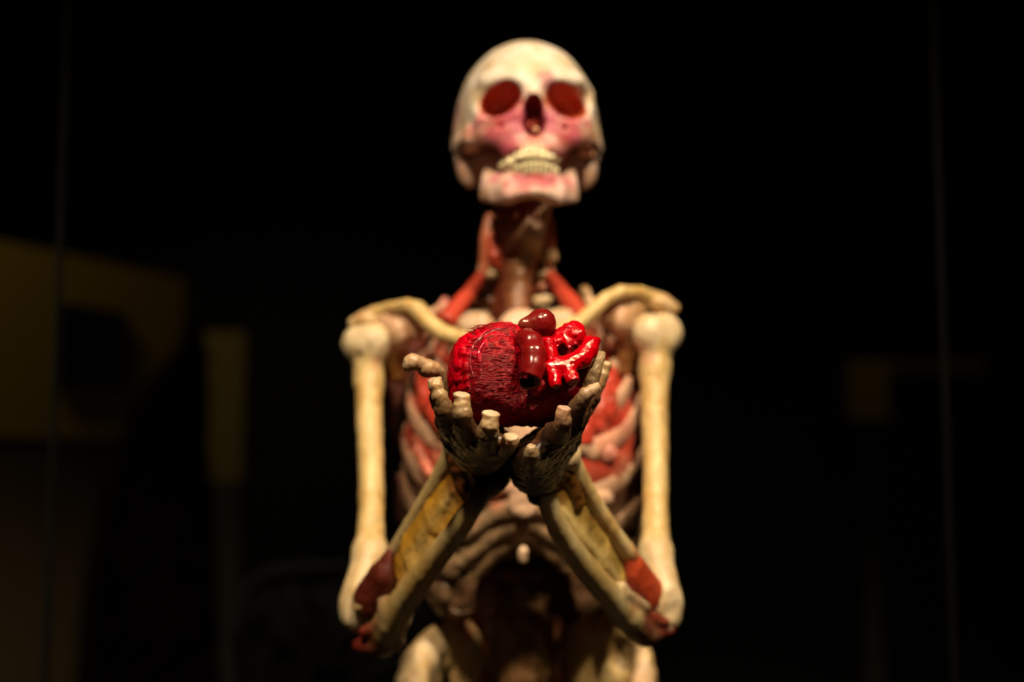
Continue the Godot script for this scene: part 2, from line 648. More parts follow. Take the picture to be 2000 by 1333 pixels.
	b.limb(Vector3(0.0751, 1.504, -0.004), 0.0055, Vector3(0.074, 1.4943, -0.006), 0.0045, PINK, 0.003)
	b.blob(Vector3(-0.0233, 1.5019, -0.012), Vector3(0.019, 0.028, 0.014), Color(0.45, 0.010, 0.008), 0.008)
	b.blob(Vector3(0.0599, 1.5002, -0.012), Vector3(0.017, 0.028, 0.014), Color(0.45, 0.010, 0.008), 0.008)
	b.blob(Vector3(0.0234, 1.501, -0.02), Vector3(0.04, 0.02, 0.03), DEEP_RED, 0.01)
	# orbits
	var amber := Color(0.46, 0.062, 0.008)
	b.hollow(Vector3(-0.0122, 1.553, 0.052), Vector3(0.0210, 0.0166, 0.044), amber, 0.006, Vector3(0, 8, 16))
	b.hollow(Vector3(-0.0075, 1.5585, 0.05), Vector3(0.0140, 0.0125, 0.026), amber, 0.006)
	b.hollow(Vector3(0.0569, 1.5519, 0.052), Vector3(0.0214, 0.0172, 0.046), amber, 0.006, Vector3(0, -8, -18))
	b.hollow(Vector3(0.0523, 1.5574, 0.05), Vector3(0.0135, 0.0125, 0.026), amber, 0.006)
	b.hollow(Vector3(-0.0181, 1.5459, 0.05), Vector3(0.0125, 0.0098, 0.032), amber, 0.005, Vector3(0, 0, -20))
	b.hollow(Vector3(0.065, 1.5448, 0.05), Vector3(0.0125, 0.0102, 0.034), amber, 0.005, Vector3(0, 0, 20))
	b.stain_shade(Vector3(-0.0174, 1.5479, 0.025), 0.016, Color(0.22, 0.008, 0.008), 0.8)
	b.stain_shade(Vector3(0.0629, 1.5468, 0.025), 0.016, Color(0.22, 0.008, 0.008), 0.8)
	# nose
	var cavity := Color(0.30, 0.004, 0.008)
	b.hollow(Vector3(0.0227, 1.5259, 0.062), Vector3(0.0128, 0.0145, 0.034), cavity, 0.002)
	b.hollow(Vector3(0.0222, 1.5399, 0.062), Vector3(0.0104, 0.0135, 0.032), cavity, 0.002)
	b.stain_shade(Vector3(-0.008, 1.5173, 0.045), 0.040, Color(0.50, 0.10, 0.15), 1.0)
	b.stain_shade(Vector3(0.0064, 1.5266, 0.055), 0.018, Color(0.46, 0.09, 0.17), 0.9)
	b.stain_shade(Vector3(0.0523, 1.5184, 0.045), 0.036, Color(0.50, 0.10, 0.15), 1.0)
	b.stain_shade(Vector3(0.0382, 1.5266, 0.055), 0.018, Color(0.48, 0.11, 0.17), 0.85)
	b.stain_shade(Vector3(0.0553, 1.5215, 0.05), 0.007, Color(0.35, 0.01, 0.04), 0.9)
	b.stain_shade(Vector3(-0.0117, 1.5258, 0.052), 0.007, Color(0.4, 0.02, 0.05), 0.8)
	b.stain_shade(Vector3(-0.0027, 1.5021, 0.045), 0.014, ROSE, 0.8)
	b.stain_shade(Vector3(0.0362, 1.5701, 0.055), 0.014, Color(0.36, 0.12, 0.15), 0.8)
	for q in [Vector3(0.0074, 1.4985, 0.064), Vector3(0.0131, 1.4981, 0.068), Vector3(0.0194, 1.4981, 0.07), Vector3(0.0262, 1.4981, 0.07), Vector3(0.0325, 1.4981, 0.068), Vector3(0.0384, 1.4985, 0.062)]:
		b.stain_shade(q, 0.0035, Color(0.5, 0.06, 0.04), 0.8)
	b.stain_shade(Vector3(0, 1.5074, 0.05), 0.022, ROSE, 0.85)
	b.stain_shade(Vector3(0.0222, 1.5102, 0.06), 0.02, PINK, 0.6)
	b.stain_shade(Vector3(-0.0376, 1.5166, 0.035), 0.02, Color(0.55, 0.28, 0.25), 0.5)
	b.stain_shade(Vector3(0.0795, 1.5155, 0.035), 0.02, Color(0.55, 0.28, 0.25), 0.5)
	b.stain_shade(Vector3(-0.024, 1.5315, 0.045), 0.008, PINK, 0.6)
	b.stain_shade(Vector3(0.0668, 1.5293, 0.045), 0.008, PINK, 0.5)
	b.stain_shade(Vector3(0.0222, 1.5135, 0.06), 0.007, Color(0.55, 0.05, 0.06), 0.7)
	b.stain_shade(Vector3(-0.0584, 1.5439, -0.01), 0.026, Color(0.42, 0.21, 0.20), 0.75)
	b.stain_shade(Vector3(-0.0241, 1.5306, 0.04), 0.012, PINK, 0.7)
	b.stain_shade(Vector3(0.0697, 1.5295, 0.04), 0.012, PINK, 0.6)
	b.stain_shade(Vector3(-0.0459, 1.5212, 0.03), 0.014, PINK, 0.5)
	b.stain_shade(Vector3(-0.0489, 1.4941, -0.015), 0.016, Color(0.5, 0.26, 0.22), 0.6)
	b.stain_shade(Vector3(-0.0525, 1.5666, 0), 0.016, Color(0.42, 0.26, 0.22), 0.5)
	b.stain_shade(Vector3(0.089, 1.5524, -0.01), 0.018, Color(0.46, 0.30, 0.2), 0.5)
	for q in [Vector3(-0.0117, 1.5237, 0.056), Vector3(0.0546, 1.5215, 0.054)]:
		b.hollow(q, Vector3(0.0025, 0.002, 0.006), Color(0.3, 0.01, 0.02), 0.003)
	var skull := part("skull", b.mesh(0.0021), skull_mat, fig, "cream skull stained pink round the nose, tilted back with hollow orbits")
	var s := Body.new()
	s.bump = 0.0005
	s.chain([Vector3(0.0232, 1.557, 0.032), Vector3(0.0247, 1.5372, 0.036), Vector3(0.0245, 1.5225, 0.046)], [0.004, 0.006, 0.006], Color(0.22, 0.02, 0.015), 0.003, Vector3(1, 0, 0), 0.3)
	s.blob(Vector3(0.0244, 1.5188, 0.056), Vector3(0.0038, 0.0035, 0.004), Color(0.6, 0.33, 0.2), 0.003)
	s.blob(Vector3(0.0182, 1.5273, 0.04), Vector3(0.003, 0.006, 0.006), Color(0.25, 0.02, 0.015), 0.003)
	part("nasal_septum", s.mesh(0.0012), flesh_mat, skull)
	var tooth := tooth_mesh()
	var rnd := RandomNumberGenerator.new()
	rnd.seed = 4
	var us := [1009.0, 1020.0, 1031.5, 1043.0, 1055.0, 1066.0, 1076.0]
	var tops: Array[Vector3] = [Vector3(0.0047, 1.4941, 0.058), Vector3(0.0102, 1.4932, 0.064), Vector3(0.0162, 1.4927, 0.068), Vector3(0.0228, 1.4927, 0.069), Vector3(0.0294, 1.493, 0.067), Vector3(0.0352, 1.4934, 0.063), Vector3(0.0407, 1.494, 0.056), Vector3(0.0458, 1.4946, 0.047)]
	for i in tops.size():
		set_tooth(tooth, tops[i], Vector3(0.84, 1.15 + rnd.randf() * 0.2, 0.9 + rnd.randf() * 0.2), Vector3(-6, (i - 3.4) * 9.0, 0.0), skull)
	set_tooth(tooth, Vector3(-0.0011, 1.4906, 0.05), Vector3(1.25, 1.35, 1.7), Vector3(0, -45, -4), skull)
	set_tooth(tooth, Vector3(-0.0048, 1.4903, 0.042), Vector3(1.5, 1.25, 1.9), Vector3(0, -60, 2), skull)
	set_tooth(tooth, Vector3(-0.0091, 1.4899, 0.032), Vector3(1.6, 1.3, 2.0), Vector3(0, -70, 3), skull)
	# lower jaw
	var j := Body.new()
	j.bump = 0.0006
	j.bump_size = 0.02
	j.grain = 0.1
	j.soft = 0.003
	var up := Vector3(0, 0.1, 1)
	j.chain([Vector3(-0.0238, 1.4615, 0.022), Vector3(-0.0139, 1.4577, 0.04), Vector3(0.0016, 1.4564, 0.056), Vector3(0.022, 1.4565, 0.063), Vector3(0.0433, 1.4552, 0.054), Vector3(0.0513, 1.4558, 0.036), Vector3(0.0606, 1.4586, 0.02)], [0.0155, 0.0140, 0.0125, 0.0130, 0.0130, 0.0142, 0.0158], BLUSH, 0.006, up, 0.5)
	j.limb(Vector3(-0.0011, 1.4497, 0.06), 0.0060, Vector3(0.0178, 1.4523, 0.068), 0.0055, BLUSH, 0.008)
	j.limb(Vector3(0.0261, 1.4517, 0.068), 0.0055, Vector3(0.0464, 1.4479, 0.056), 0.0060, BLUSH, 0.008)
	j.chain([Vector3(-0.0011, 1.4672, 0.046), Vector3(0.0095, 1.4683, 0.058), Vector3(0.0236, 1.4688, 0.063), Vector3(0.0369, 1.4678, 0.058), Vector3(0.0458, 1.4666, 0.044)], [0.0060, 0.0060, 0.0060, 0.0060, 0.0060], PINK, 0.006)
	j.chain([Vector3(-0.0271, 1.4778, 0.018), Vector3(-0.025, 1.465, 0.016), Vector3(-0.0233, 1.455, 0.016)], [0.0060, 0.0075, 0.0065], BLUSH, 0.014)
	j.chain([Vector3(0.064, 1.4778, 0.018), Vector3(0.0613, 1.4627, 0.016), Vector3(0.0597, 1.4506, 0.016)], [0.0060, 0.0075, 0.0065], BLUSH, 0.014)
	j.chain([Vector3(-0.025, 1.4744, 0.018), Vector3(-0.033, 1.4907, 0), Vector3(-0.0415, 1.5094, -0.008)], [0.0075, 0.0055, 0.005], BLUSH, 0.006, Vector3(1, 0, 0), 0.5)
	j.chain([Vector3(0.0624, 1.4744, 0.018), Vector3(0.0709, 1.4907, 0), Vector3(0.0786, 1.5072, -0.008)], [0.0075, 0.0055, 0.005], BLUSH, 0.006, Vector3(1, 0, 0), 0.5)
	j.limb(Vector3(-0.0216, 1.4654, 0.024), 0.0130, Vector3(-0.0053, 1.4588, 0.05), 0.0120, BLUSH, 0.012, Vector3(-0.6, 0.1, 1), 0.6)
	j.limb(Vector3(0.0583, 1.4632, 0.024), 0.0130, Vector3(0.0413, 1.4566, 0.05), 0.0120, BLUSH, 0.012, Vector3(0.6, 0.1, 1), 0.6)
	j.limb(Vector3(-0.0317, 1.462, 0.004), 0.0055, Vector3(-0.034, 1.4512, 0.002), 0.0045, PINK, 0.004)
	j.limb(Vector3(0.065, 1.4549, 0.006), 0.0050, Vector3(0.0672, 1.4459, 0.004), 0.0058, Color(0.6, 0.25, 0.14), 0.003)
	j.slice(Vector3(-0.033, 1.4641, 0.02), Vector3(-1, 0.08, -0.1), BLUSH, 0.004)
	j.slice(Vector3(0.0693, 1.4641, 0.02), Vector3(1, 0.08, -0.1), BLUSH, 0.004)
	j.slice(Vector3(0.0224, 1.4436, 0.04), Vector3(0, -1, -0.35), BROWN, 0.004)
	j.hollow(Vector3(0.0218, 1.4345, 0.072), Vector3(0.030, 0.010, 0.03), BLUSH, 0.006)
	j.stain_shade(Vector3(0.0235, 1.4656, 0.068), 0.016, Color(0.5, 0.07, 0.11), 0.8)
	j.stain_shade(Vector3(0.0105, 1.4658, 0.062), 0.016, ROSE, 0.85)
	j.stain_shade(Vector3(0.0379, 1.4652, 0.06), 0.016, ROSE, 0.8)
	j.stain_shade(Vector3(-0.0042, 1.4598, 0.06), 0.007, Color(0.5, 0.06, 0.09), 0.8)
	j.stain_shade(Vector3(-0.016, 1.4696, 0.04), 0.014, ROSE, 0.7)
	j.stain_shade(Vector3(0.0555, 1.4674, 0.04), 0.014, ROSE, 0.6)
	j.stain_shade(Vector3(0.0053, 1.4545, 0.06), 0.02, PINK, 0.45)
	j.stain_shade(Vector3(0.045, 1.455, 0.05), 0.018, PINK, 0.45)
	var jaw := part("lower_jaw", j.mesh(0.0019), skull_mat, fig, "broad squared lower jaw with pink gums")
	var lows: Array[Vector3] = [Vector3(0.0063, 1.4754, 0.062), Vector3(0.0113, 1.4759, 0.067), Vector3(0.0162, 1.4763, 0.07), Vector3(0.0214, 1.4766, 0.071), Vector3(0.0266, 1.4766, 0.071), Vector3(0.0319, 1.4765, 0.069), Vector3(0.037, 1.4764, 0.065), Vector3(0.0421, 1.4756, 0.059), Vector3(0.0461, 1.4747, 0.051)]
	for i in lows.size():
		set_tooth(tooth, lows[i], Vector3(0.74, -0.92 - rnd.randf() * 0.12, 0.9), Vector3(4, (i - 4) * 8.0, 0), jaw)
	set_tooth(tooth, Vector3(0.0016, 1.4793, 0.05), Vector3(1.1, -1.35, 1.1), Vector3(4, -40, -4), jaw)
	set_tooth(tooth, Vector3(-0.0032, 1.4789, 0.042), Vector3(1.2, -1.15, 1.5), Vector3(4, -55, 0), jaw)

# ------------------------------------------------------------------ neck
func build_neck(fig: Node3D) -> void:
	var b := Body.new()
	b.bump = 0.0022
	b.bump_size = 0.014
	b.grain = 0.3
	var deep := Color(0.16, 0.03, 0.014)
	b.chain([Vector3(0.0125, 1.4722, -0.045), Vector3(0.0102, 1.432, -0.045), Vector3(0.0068, 1.3814, -0.05), Vector3(0.0045, 1.3251, -0.055)], [0.0334, 0.0306, 0.0267, 0.03], deep, 0.01)
	b.chain([Vector3(0, 1.4585, -0.02), Vector3(-0.0011, 1.4166, -0.022), Vector3(0, 1.3659, -0.02), Vector3(0.0016, 1.3193, 0)], [0.015, 0.014, 0.012, 0.014], Color(0.13, 0.03, 0.015), 0.006)
	b.chain([Vector3(0.0199, 1.4552, -0.012), Vector3(0.0166, 1.4152, -0.014), Vector3(0.0077, 1.3645, -0.01), Vector3(0.0043, 1.3126, 0.012)], [0.014, 0.013, 0.012, 0.013], Color(0.17, 0.062, 0.026), 0.006)
	b.limb(Vector3(0.031, 1.4545, -0.014), 0.0120, Vector3(0.0209, 1.4164, -0.008), 0.0120, FLESH, 0.012)  # lit strip across the neck, its light put in as a pale ridge
	b.limb(Vector3(0.0209, 1.4164, -0.008), 0.0110, Vector3(0.0077, 1.3811, -0.01), 0.0060, Color(0.40, 0.23, 0.10), 0.012)
	b.stain_shade(Vector3(0.0165, 1.4471, -0.005), 0.02, Color(0.2, 0.03, 0.02), 0.8)
	part("neck_column", b.mesh(0.0026), flesh_mat, fig, "dark neck with a slanting strip of light put in as a pale ridge")
	for s in 2:
		var m := Body.new()
		m.bump = 0.002
		m.bump_size = 0.008
		m.grain = 0.3
		if s == 0:
			m.chain([Vector3(-0.0246, 1.4435, -0.03), Vector3(-0.0262, 1.4233, -0.028), Vector3(-0.0251, 1.4011, -0.03), Vector3(-0.0279, 1.3873, -0.032)], [0.0055, 0.0085, 0.0105, 0.0075], Color(0.5, 0.15, 0.08), 0.005)
			m.chain([Vector3(-0.0211, 1.4163, -0.02), Vector3(-0.0177, 1.3994, -0.02), Vector3(-0.0144, 1.3882, -0.02)], [0.006, 0.008, 0.004], RED, 0.005)
		else:
			m.chain([Vector3(0.0425, 1.4407, -0.03), Vector3(0.0419, 1.4205, -0.028), Vector3(0.0391, 1.4011, -0.03)], [0.0045, 0.0060, 0.0080], Color(0.40, 0.10, 0.05), 0.005)
			m.blob(Vector3(0.0401, 1.3987, -0.026), Vector3(0.010, 0.008, 0.008), TAN, 0.005)
		part("neck_muscle", m.mesh(0.0022), flesh_mat, fig)
		var v := Body.new()
		v.bump = 0.0018
		v.bump_size = 0.008
		if s == 0:
			v.blob(Vector3(-0.0313, 1.3872, -0.035), Vector3(0.0075, 0.0060, 0.007), Color(0.55, 0.3, 0.2), 0.004)
			v.blob(Vector3(-0.0223, 1.3808, -0.03), Vector3(0.0085, 0.0065, 0.007), TAN, 0.004)
			v.blob(Vector3(-0.0271, 1.3723, -0.05), Vector3(0.016, 0.008, 0.008), BROWN, 0.004)
			v.blob(Vector3(-0.0226, 1.353, -0.05), Vector3(0.022, 0.008, 0.008), Color(0.2, 0.08, 0.04), 0.004)
		else:
			v.blob(Vector3(0.0392, 1.386, -0.035), Vector3(0.0075, 0.0065, 0.007), Color(0.6, 0.3, 0.2), 0.004)
			v.blob(Vector3(0.0323, 1.3808, -0.03), Vector3(0.0075, 0.0060, 0.007), TAN, 0.004)
			v.blob(Vector3(0.0323, 1.3662, -0.03), Vector3(0.0065, 0.006, 0.006), Color(0.4, 0.14, 0.09), 0.004)
			v.limb(Vector3(0.0287, 1.3492, -0.02), 0.007, Vector3(0.0387, 1.3514, -0.02), 0.006, TAN, 0.004)
		part("vertebra_spur", v.mesh(0.0022), flesh_mat, fig)
	var coral := Color(0.42, 0.044, 0.022)
	part("shoulder_muscle", tube([Vector3(-0.0302, 1.3838, -0.035), Vector3(-0.0442, 1.3614, -0.02), Vector3(-0.0582, 1.3412, 0), Vector3(-0.0718, 1.3215, 0.02)], [0.0060, 0.0080, 0.0096, 0.0112], coral, 16, 8, 1.0, Vector3(0, 0.3, 1), 0.0012), flesh_mat, fig)
	part("shoulder_muscle", tube([Vector3(0.038, 1.3838, -0.035), Vector3(0.052, 1.3626, -0.02), Vector3(0.0632, 1.3445, 0), Vector3(0.0751, 1.3247, 0.02)], [0.0064, 0.0090, 0.0104, 0.0112], coral, 16, 8, 1.0, Vector3(0, 0.3, 1), 0.0012), flesh_mat, fig)

# ------------------------------------------------------------------ chest
func rib_point(i: float, phi: float, side: float, inset := 0.0) -> Vector3:
	var widths: Array[float] = [0.058, 0.084, 0.102, 0.116, 0.126, 0.130, 0.130, 0.127, 0.121, 0.112]
	var lows: Array[float] = [0.045, 0.020, -0.008, -0.036, -0.0715, -0.1175, -0.160, -0.197, -0.228, -0.250]
	var rises: Array[float] = [0.004, 0.006, 0.010, 0.016, 0.028, 0.046, 0.070, 0.090, 0.105, 0.04]
	var n := clampi(int(i), 0, 8)
	var f := i - n
	var a := lerpf(widths[n], widths[n + 1], f) - inset
	var low := lerpf(lows[n], lows[n + 1], f)
	var up := lerpf(rises[n], rises[n + 1], f)
	var front := minf(i / 3.0, 1.0)
	var bz := lerpf(0.085, 0.122, front) - maxf(i - 4.5, 0.0) * 0.011 - inset
	var zc := -0.05
	var y := low
	var g := rad_to_deg(phi)
	if g > 34.0:
		y += lerpf(0.35, 1.0, minf(i / 4.0, 1.0)) * (0.045 * (1.0 - cos((g - 34.0) / 146.0 * PI)) + 0.0006 * minf(g - 34.0, 60.0))
	else:
		var q := (34.0 - g) / 34.0
		y += up * q * q * (1.6 - 0.6 * q)
	return Vector3(0.0135 + side * a * sin(phi), 1.262 + y, zc + bz * cos(phi) * (0.94 if phi < 1.0 else 1.0))

func build_chest(fig: Node3D) -> void:
	var core := func(p): return Vector3(p.x - 0.0135, 0, p.z + 0.05).normalized()
	for side in [-1.0, 1.0]:
		for i in 10:
			var ps := PackedVector3Array()
			var cs := PackedColorArray()
			var ws := PackedFloat32Array()
			var bend := FastNoiseLite.new()
			bend.seed = 20 + i + int(side) * 13
			bend.frequency = 14.0
			var from := 28.0 if i < 7 else 32.0 + (i - 7) * 8.0
			for s in 34:
				var g := lerpf(from, 172.0, s / 33.0)
				var p := rib_point(i, deg_to_rad(g), side)
				p += Vector3(0, bend.get_noise_3dv(p) * 0.004, 0)
				ps.append(p)
				ws.append(lerpf(0.0112, 0.0070, s / 33.0) * (1.0 + 0.25 * bend.get_noise_3dv(p * 2.0)) * (0.75 if i == 0 else 1.0))
				var blush := clampf(bend.get_noise_3dv(p * 1.7 + Vector3(5, 0, 0)) * 1.6 + 0.12, 0.0, 0.85)
				var c := FLESH.lerp(Color(0.55, 0.16, 0.11), blush)
				cs.append(c.lerp(Color(0.20, 0.115, 0.06), clampf((i - 4) * 0.42, 0.0, 1.0)))  # lower ribs darker: shade below the hands is put into the colour
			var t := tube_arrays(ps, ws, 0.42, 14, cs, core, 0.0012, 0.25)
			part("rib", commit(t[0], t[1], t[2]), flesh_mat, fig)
			if i < 5:
				ps = PackedVector3Array()
				ws = PackedFloat32Array()
				cs = PackedColorArray()
				var stop := 5.0 + maxf(i - 5, 0) * 3.0
				for s in 14:
					var g := lerpf(33.0, stop, s / 13.0)
					ps.append(rib_point(i, deg_to_rad(g), side) + Vector3(0, bend.get_noise_1d(s * 1.5) * 0.002, -0.0005))
					ws.append(lerpf(0.0088, 0.0075, s / 13.0))
					cs.append(CARTILAGE.lerp(FLESH, clampf(0.8 - s * 0.06 - maxf(i - 4, 0) * 0.15, 0.0, 1.0)))
				t = tube_arrays(ps, ws, 0.6, 12, cs, core, 0.0015, 0.3)
				part("costal_cartilage", commit(t[0], t[1], t[2]), flesh_mat, fig)
		# muscle between the ribs: a closed skin a few millimetres thick
		var vs := PackedVector3Array()
		var col := PackedColorArray()
		var ix := PackedInt32Array()
		var tone := FastNoiseLite.new()
		tone.seed = 31
		tone.frequency = 26.0
		tone.fractal_octaves = 4
		var gn := 60
		var rn := 46
		for layer in 2:
			for r in rn:
				for g in gn:
					var i := lerpf(0.2, 8.6, float(r) / (rn - 1))
					var first := 7.0 + maxf(i - 4.5, 0.0) * 5.0
					var phi := deg_to_rad(lerpf(first, 172.0, float(g) / (gn - 1)))
					var p := rib_point(i, phi, side, lerpf(0.0008, -0.0014, clampf(i - 4.0, 0.0, 1.0)) + layer * 0.004)
					var nz := tone.get_noise_3dv(p)
					p += core.call(p) * (nz * 0.0085)
					vs.append(p)
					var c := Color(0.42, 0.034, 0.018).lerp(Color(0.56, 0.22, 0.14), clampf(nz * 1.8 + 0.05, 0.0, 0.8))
					c = c.lerp(Color(0.10, 0.05, 0.026), clampf((i - 4.2) * 0.8, 0.0, 1.0))  # browner lower down, the dimness under hands and arms painted in
					col.append(c)
		var lay := rn * gn
		for layer in 2:
			for r in rn - 1:
				for g in gn - 1:
					var a0 := layer * lay + r * gn + g
					if (side > 0.0) != (layer == 1):
						ix.append_array(PackedInt32Array([a0, a0 + 1, a0 + gn, a0 + 1, a0 + gn + 1, a0 + gn]))
					else:
						ix.append_array(PackedInt32Array([a0, a0 + gn, a0 + 1, a0 + 1, a0 + gn, a0 + gn + 1]))
		for r in rn - 1:
			for g in [0, gn - 1]:
				var a0: int = r * gn + g
				ix.append_array(PackedInt32Array([a0, a0 + gn, a0 + lay, a0 + gn, a0 + gn + lay, a0 + lay]))
		for g in gn - 1:
			for r in [0, rn - 1]:
				var a0: int = r * gn + g
				ix.append_array(PackedInt32Array([a0, a0 + 1, a0 + lay, a0 + 1, a0 + 1 + lay, a0 + lay]))
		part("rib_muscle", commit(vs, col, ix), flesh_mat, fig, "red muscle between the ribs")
	for slip in 8:
		var m := Body.new()
		m.bump = 0.0035 if slip in [0, 3] else 0.0015
		m.bump_size = 0.014
		m.grain = 0.35
		var coral := Color(0.43, 0.040, 0.022)
		var rosy := Color(0.58, 0.26, 0.19)
		if slip == 0:
			m.chain([Vector3(-0.0902, 1.2694, 0.012), Vector3(-0.0859, 1.2443, 0.028), Vector3(-0.072, 1.2208, 0.048)], [0.012, 0.016, 0.013], coral, 0.006, Vector3(-0.5, 0.1, 1), 0.4)
		elif slip == 1:
			m.limb(Vector3(-0.0981, 1.1891, 0.014), 0.007, Vector3(-0.0861, 1.1652, 0.034), 0.006, Color(0.5, 0.14, 0.09), 0.004, Vector3(-0.5, 0.1, 1), 0.6)
		elif slip == 2:
			m.limb(Vector3(-0.1236, 1.1594, -0.05), 0.006, Vector3(-0.1222, 1.1152, -0.05), 0.005, Color(0.30, 0.13, 0.1), 0.004)
		elif slip == 3:
			m.chain([Vector3(0.0999, 1.2667, 0.012), Vector3(0.0931, 1.2363, 0.03), Vector3(0.0727, 1.2067, 0.052)], [0.014, 0.019, 0.014], coral, 0.006, Vector3(0.5, 0.1, 1), 0.4)
		elif slip == 4:
			m.chain([Vector3(0.1283, 1.2332, -0.02), Vector3(0.1345, 1.2004, -0.02), Vector3(0.1341, 1.1569, -0.02), Vector3(0.122, 1.1087, -0.01)], [0.004, 0.0085, 0.0090, 0.004], Color(0.58, 0.21, 0.15), 0.005, Vector3(0.8, 0.1, 0.5), 0.6)
		elif slip == 5:
			m.chain([Vector3(0.1199, 1.2215, 0), Vector3(0.1203, 1.1892, 0.005), Vector3(0.1165, 1.1519, 0.008)], [0.004, 0.0075, 0.006], rosy, 0.005, Vector3(0.6, 0.1, 0.7), 0.6)
		elif slip == 6:
			m.blob(Vector3(0.0966, 1.1856, 0.036), Vector3(0.012, 0.010, 0.006), Color(0.60, 0.22, 0.17), 0.004)
		else:
			m.chain([Vector3(0.1255, 1.1462, -0.01), Vector3(0.1231, 1.1194, -0.01), Vector3(0.1135, 1.0932, 0)], [0.004, 0.006, 0.003], rosy, 0.005)
		part("chest_muscle", m.mesh(0.0024), flesh_mat, fig)
	var arch := Body.new()
	arch.bump = 0.0012
	arch.bump_size = 0.018
	arch.grain = 0.35
	arch.soft = 0.004
	var tan := Color(0.40, 0.25, 0.14)
	var dusk := Color(0.26, 0.15, 0.075)
	var fl := Vector3(0, -0.25, 1)
	arch.chain([Vector3(0.0092, 1.1501, 0.066), Vector3(-0.0128, 1.1526, 0.066), Vector3(-0.0386, 1.1346, 0.058), Vector3(-0.0688, 1.1341, 0.04)], [0.012, 0.0105, 0.010, 0.009], FLESH, 0.005, fl, 0.6)
	arch.chain([Vector3(0.0092, 1.1322, 0.062), Vector3(-0.0144, 1.127, 0.058), Vector3(-0.0441, 1.1059, 0.044), Vector3(-0.0747, 1.0998, 0.024)], [0.012, 0.0095, 0.010, 0.009], tan, 0.005, fl, 0.6)
	arch.chain([Vector3(0.0093, 1.1166, 0.054), Vector3(-0.0181, 1.1034, 0.045), Vector3(-0.0498, 1.0766, 0.028), Vector3(-0.0797, 1.0663, 0.008)], [0.010, 0.0095, 0.010, 0.009], tan, 0.005, fl, 0.6)
	arch.chain([Vector3(0.0093, 1.106, 0.046), Vector3(-0.0198, 1.0821, 0.033), Vector3(-0.0503, 1.0494, 0.012), Vector3(-0.076, 1.0346, -0.006)], [0.009, 0.0090, 0.0095, 0.009], dusk, 0.005, fl, 0.6)
	arch.chain([Vector3(0.0133, 1.1501, 0.066), Vector3(0.0358, 1.1526, 0.066), Vector3(0.0617, 1.1346, 0.058), Vector3(0.0949, 1.1393, 0.04)], [0.012, 0.0105, 0.010, 0.009], FLESH, 0.005, fl, 0.6)
	arch.chain([Vector3(0.0133, 1.1322, 0.062), Vector3(0.038, 1.127, 0.058), Vector3(0.0664, 1.1085, 0.044), Vector3(0.1, 1.105, 0.024)], [0.012, 0.0095, 0.010, 0.009], tan, 0.005, fl, 0.6)
	arch.chain([Vector3(0.0134, 1.1166, 0.054), Vector3(0.0404, 1.1034, 0.045), Vector3(0.0723, 1.0792, 0.028), Vector3(0.1031, 1.07, 0.008)], [0.010, 0.0095, 0.010, 0.009], tan, 0.005, fl, 0.6)
	arch.chain([Vector3(0.0135, 1.106, 0.046), Vector3(0.0418, 1.0837, 0.033), Vector3(0.0741, 1.0546, 0.012), Vector3(0.1007, 1.0399, -0.006)], [0.009, 0.0090, 0.0095, 0.009], dusk, 0.005, fl, 0.6)
	arch.limb(Vector3(0.0077, 1.1473, 0.054), 0.012, Vector3(-0.0632, 1.0944, 0.022), 0.014, dusk, 0.006, fl, 0.5)
	arch.limb(Vector3(0.0145, 1.1473, 0.054), 0.012, Vector3(0.0896, 1.0944, 0.022), 0.014, dusk, 0.006, fl, 0.5)
	arch.limb(Vector3(0.0052, 1.1213, 0.042), 0.012, Vector3(-0.064, 1.0617, 0.002), 0.014, dusk, 0.006, fl, 0.5)
	arch.limb(Vector3(0.0166, 1.1213, 0.042), 0.012, Vector3(0.0907, 1.0669, 0.002), 0.014, dusk, 0.006, fl, 0.5)
	arch.stain_shade(Vector3(-0.0179, 1.1415, 0.068), 0.018, Color(0.46, 0.12, 0.06), 0.7)
	arch.stain_shade(Vector3(0.046, 1.1196, 0.066), 0.018, Color(0.46, 0.12, 0.06), 0.7)
	arch.stain_shade(Vector3(-0.0488, 1.1219, 0.058), 0.016, Color(0.40, 0.10, 0.05), 0.6)
	part("rib_arch", arch.mesh(0.0026), flesh_mat, fig, "tan ridged cartilage of the lower chest")
	var b := Body.new()
	b.bump = 0.0016
	b.bump_size = 0.015
	b.grain = 0.25
	b.chain([Vector3(0.0095, 1.3095, 0.042), Vector3(0.0104, 1.2875, 0.052), Vector3(0.0113, 1.25, 0.066), Vector3(0.0112, 1.1883, 0.072), Vector3(0.0112, 1.1349, 0.068)], [0.026, 0.020, 0.015, 0.017, 0.015], FLESH, 0.008, Vector3(0, 0.1, 1), 0.4)
	b.chain([Vector3(0.0113, 1.1347, 0.06), Vector3(0.0114, 1.1061, 0.048), Vector3(0.0114, 1.0877, 0.04)], [0.012, 0.009, 0.004], Color(0.2, 0.11, 0.05), 0.004, Vector3(0, 0, 1), 0.4)
	b.limb(Vector3(0.0108, 1.0878, 0.05), 0.0055, Vector3(0.0114, 1.0785, 0.048), 0.0045, Color(0.66, 0.44, 0.30), 0.002, Vector3(0, 0, 1), 0.6)
	b.stain_shade(Vector3(-0.018, 1.1474, 0.06), 0.02, PINK, 0.6)
	part("breastbone", b.mesh(0.0026), flesh_mat, fig)
	for q in [[Vector3(-0.0377, 1.318, 0.012), 0.021], [Vector3(0.0517, 1.3212, 0.012), 0.021]]:
		var e := Body.new()
		e.bump = 0.0015
		e.bump_size = 0.02
		e.blob(q[0], Vector3(q[1], q[1] * 0.85, q[1]), Color(0.60, 0.44, 0.32), 0.004)
		part("first_rib_end", e.mesh(0.0028), bone_mat, fig)
	# back bone and the dark wall of the belly
	var s := Body.new()
	s.bump = 0.003
	s.bump_size = 0.02
	s.grain = 0.35
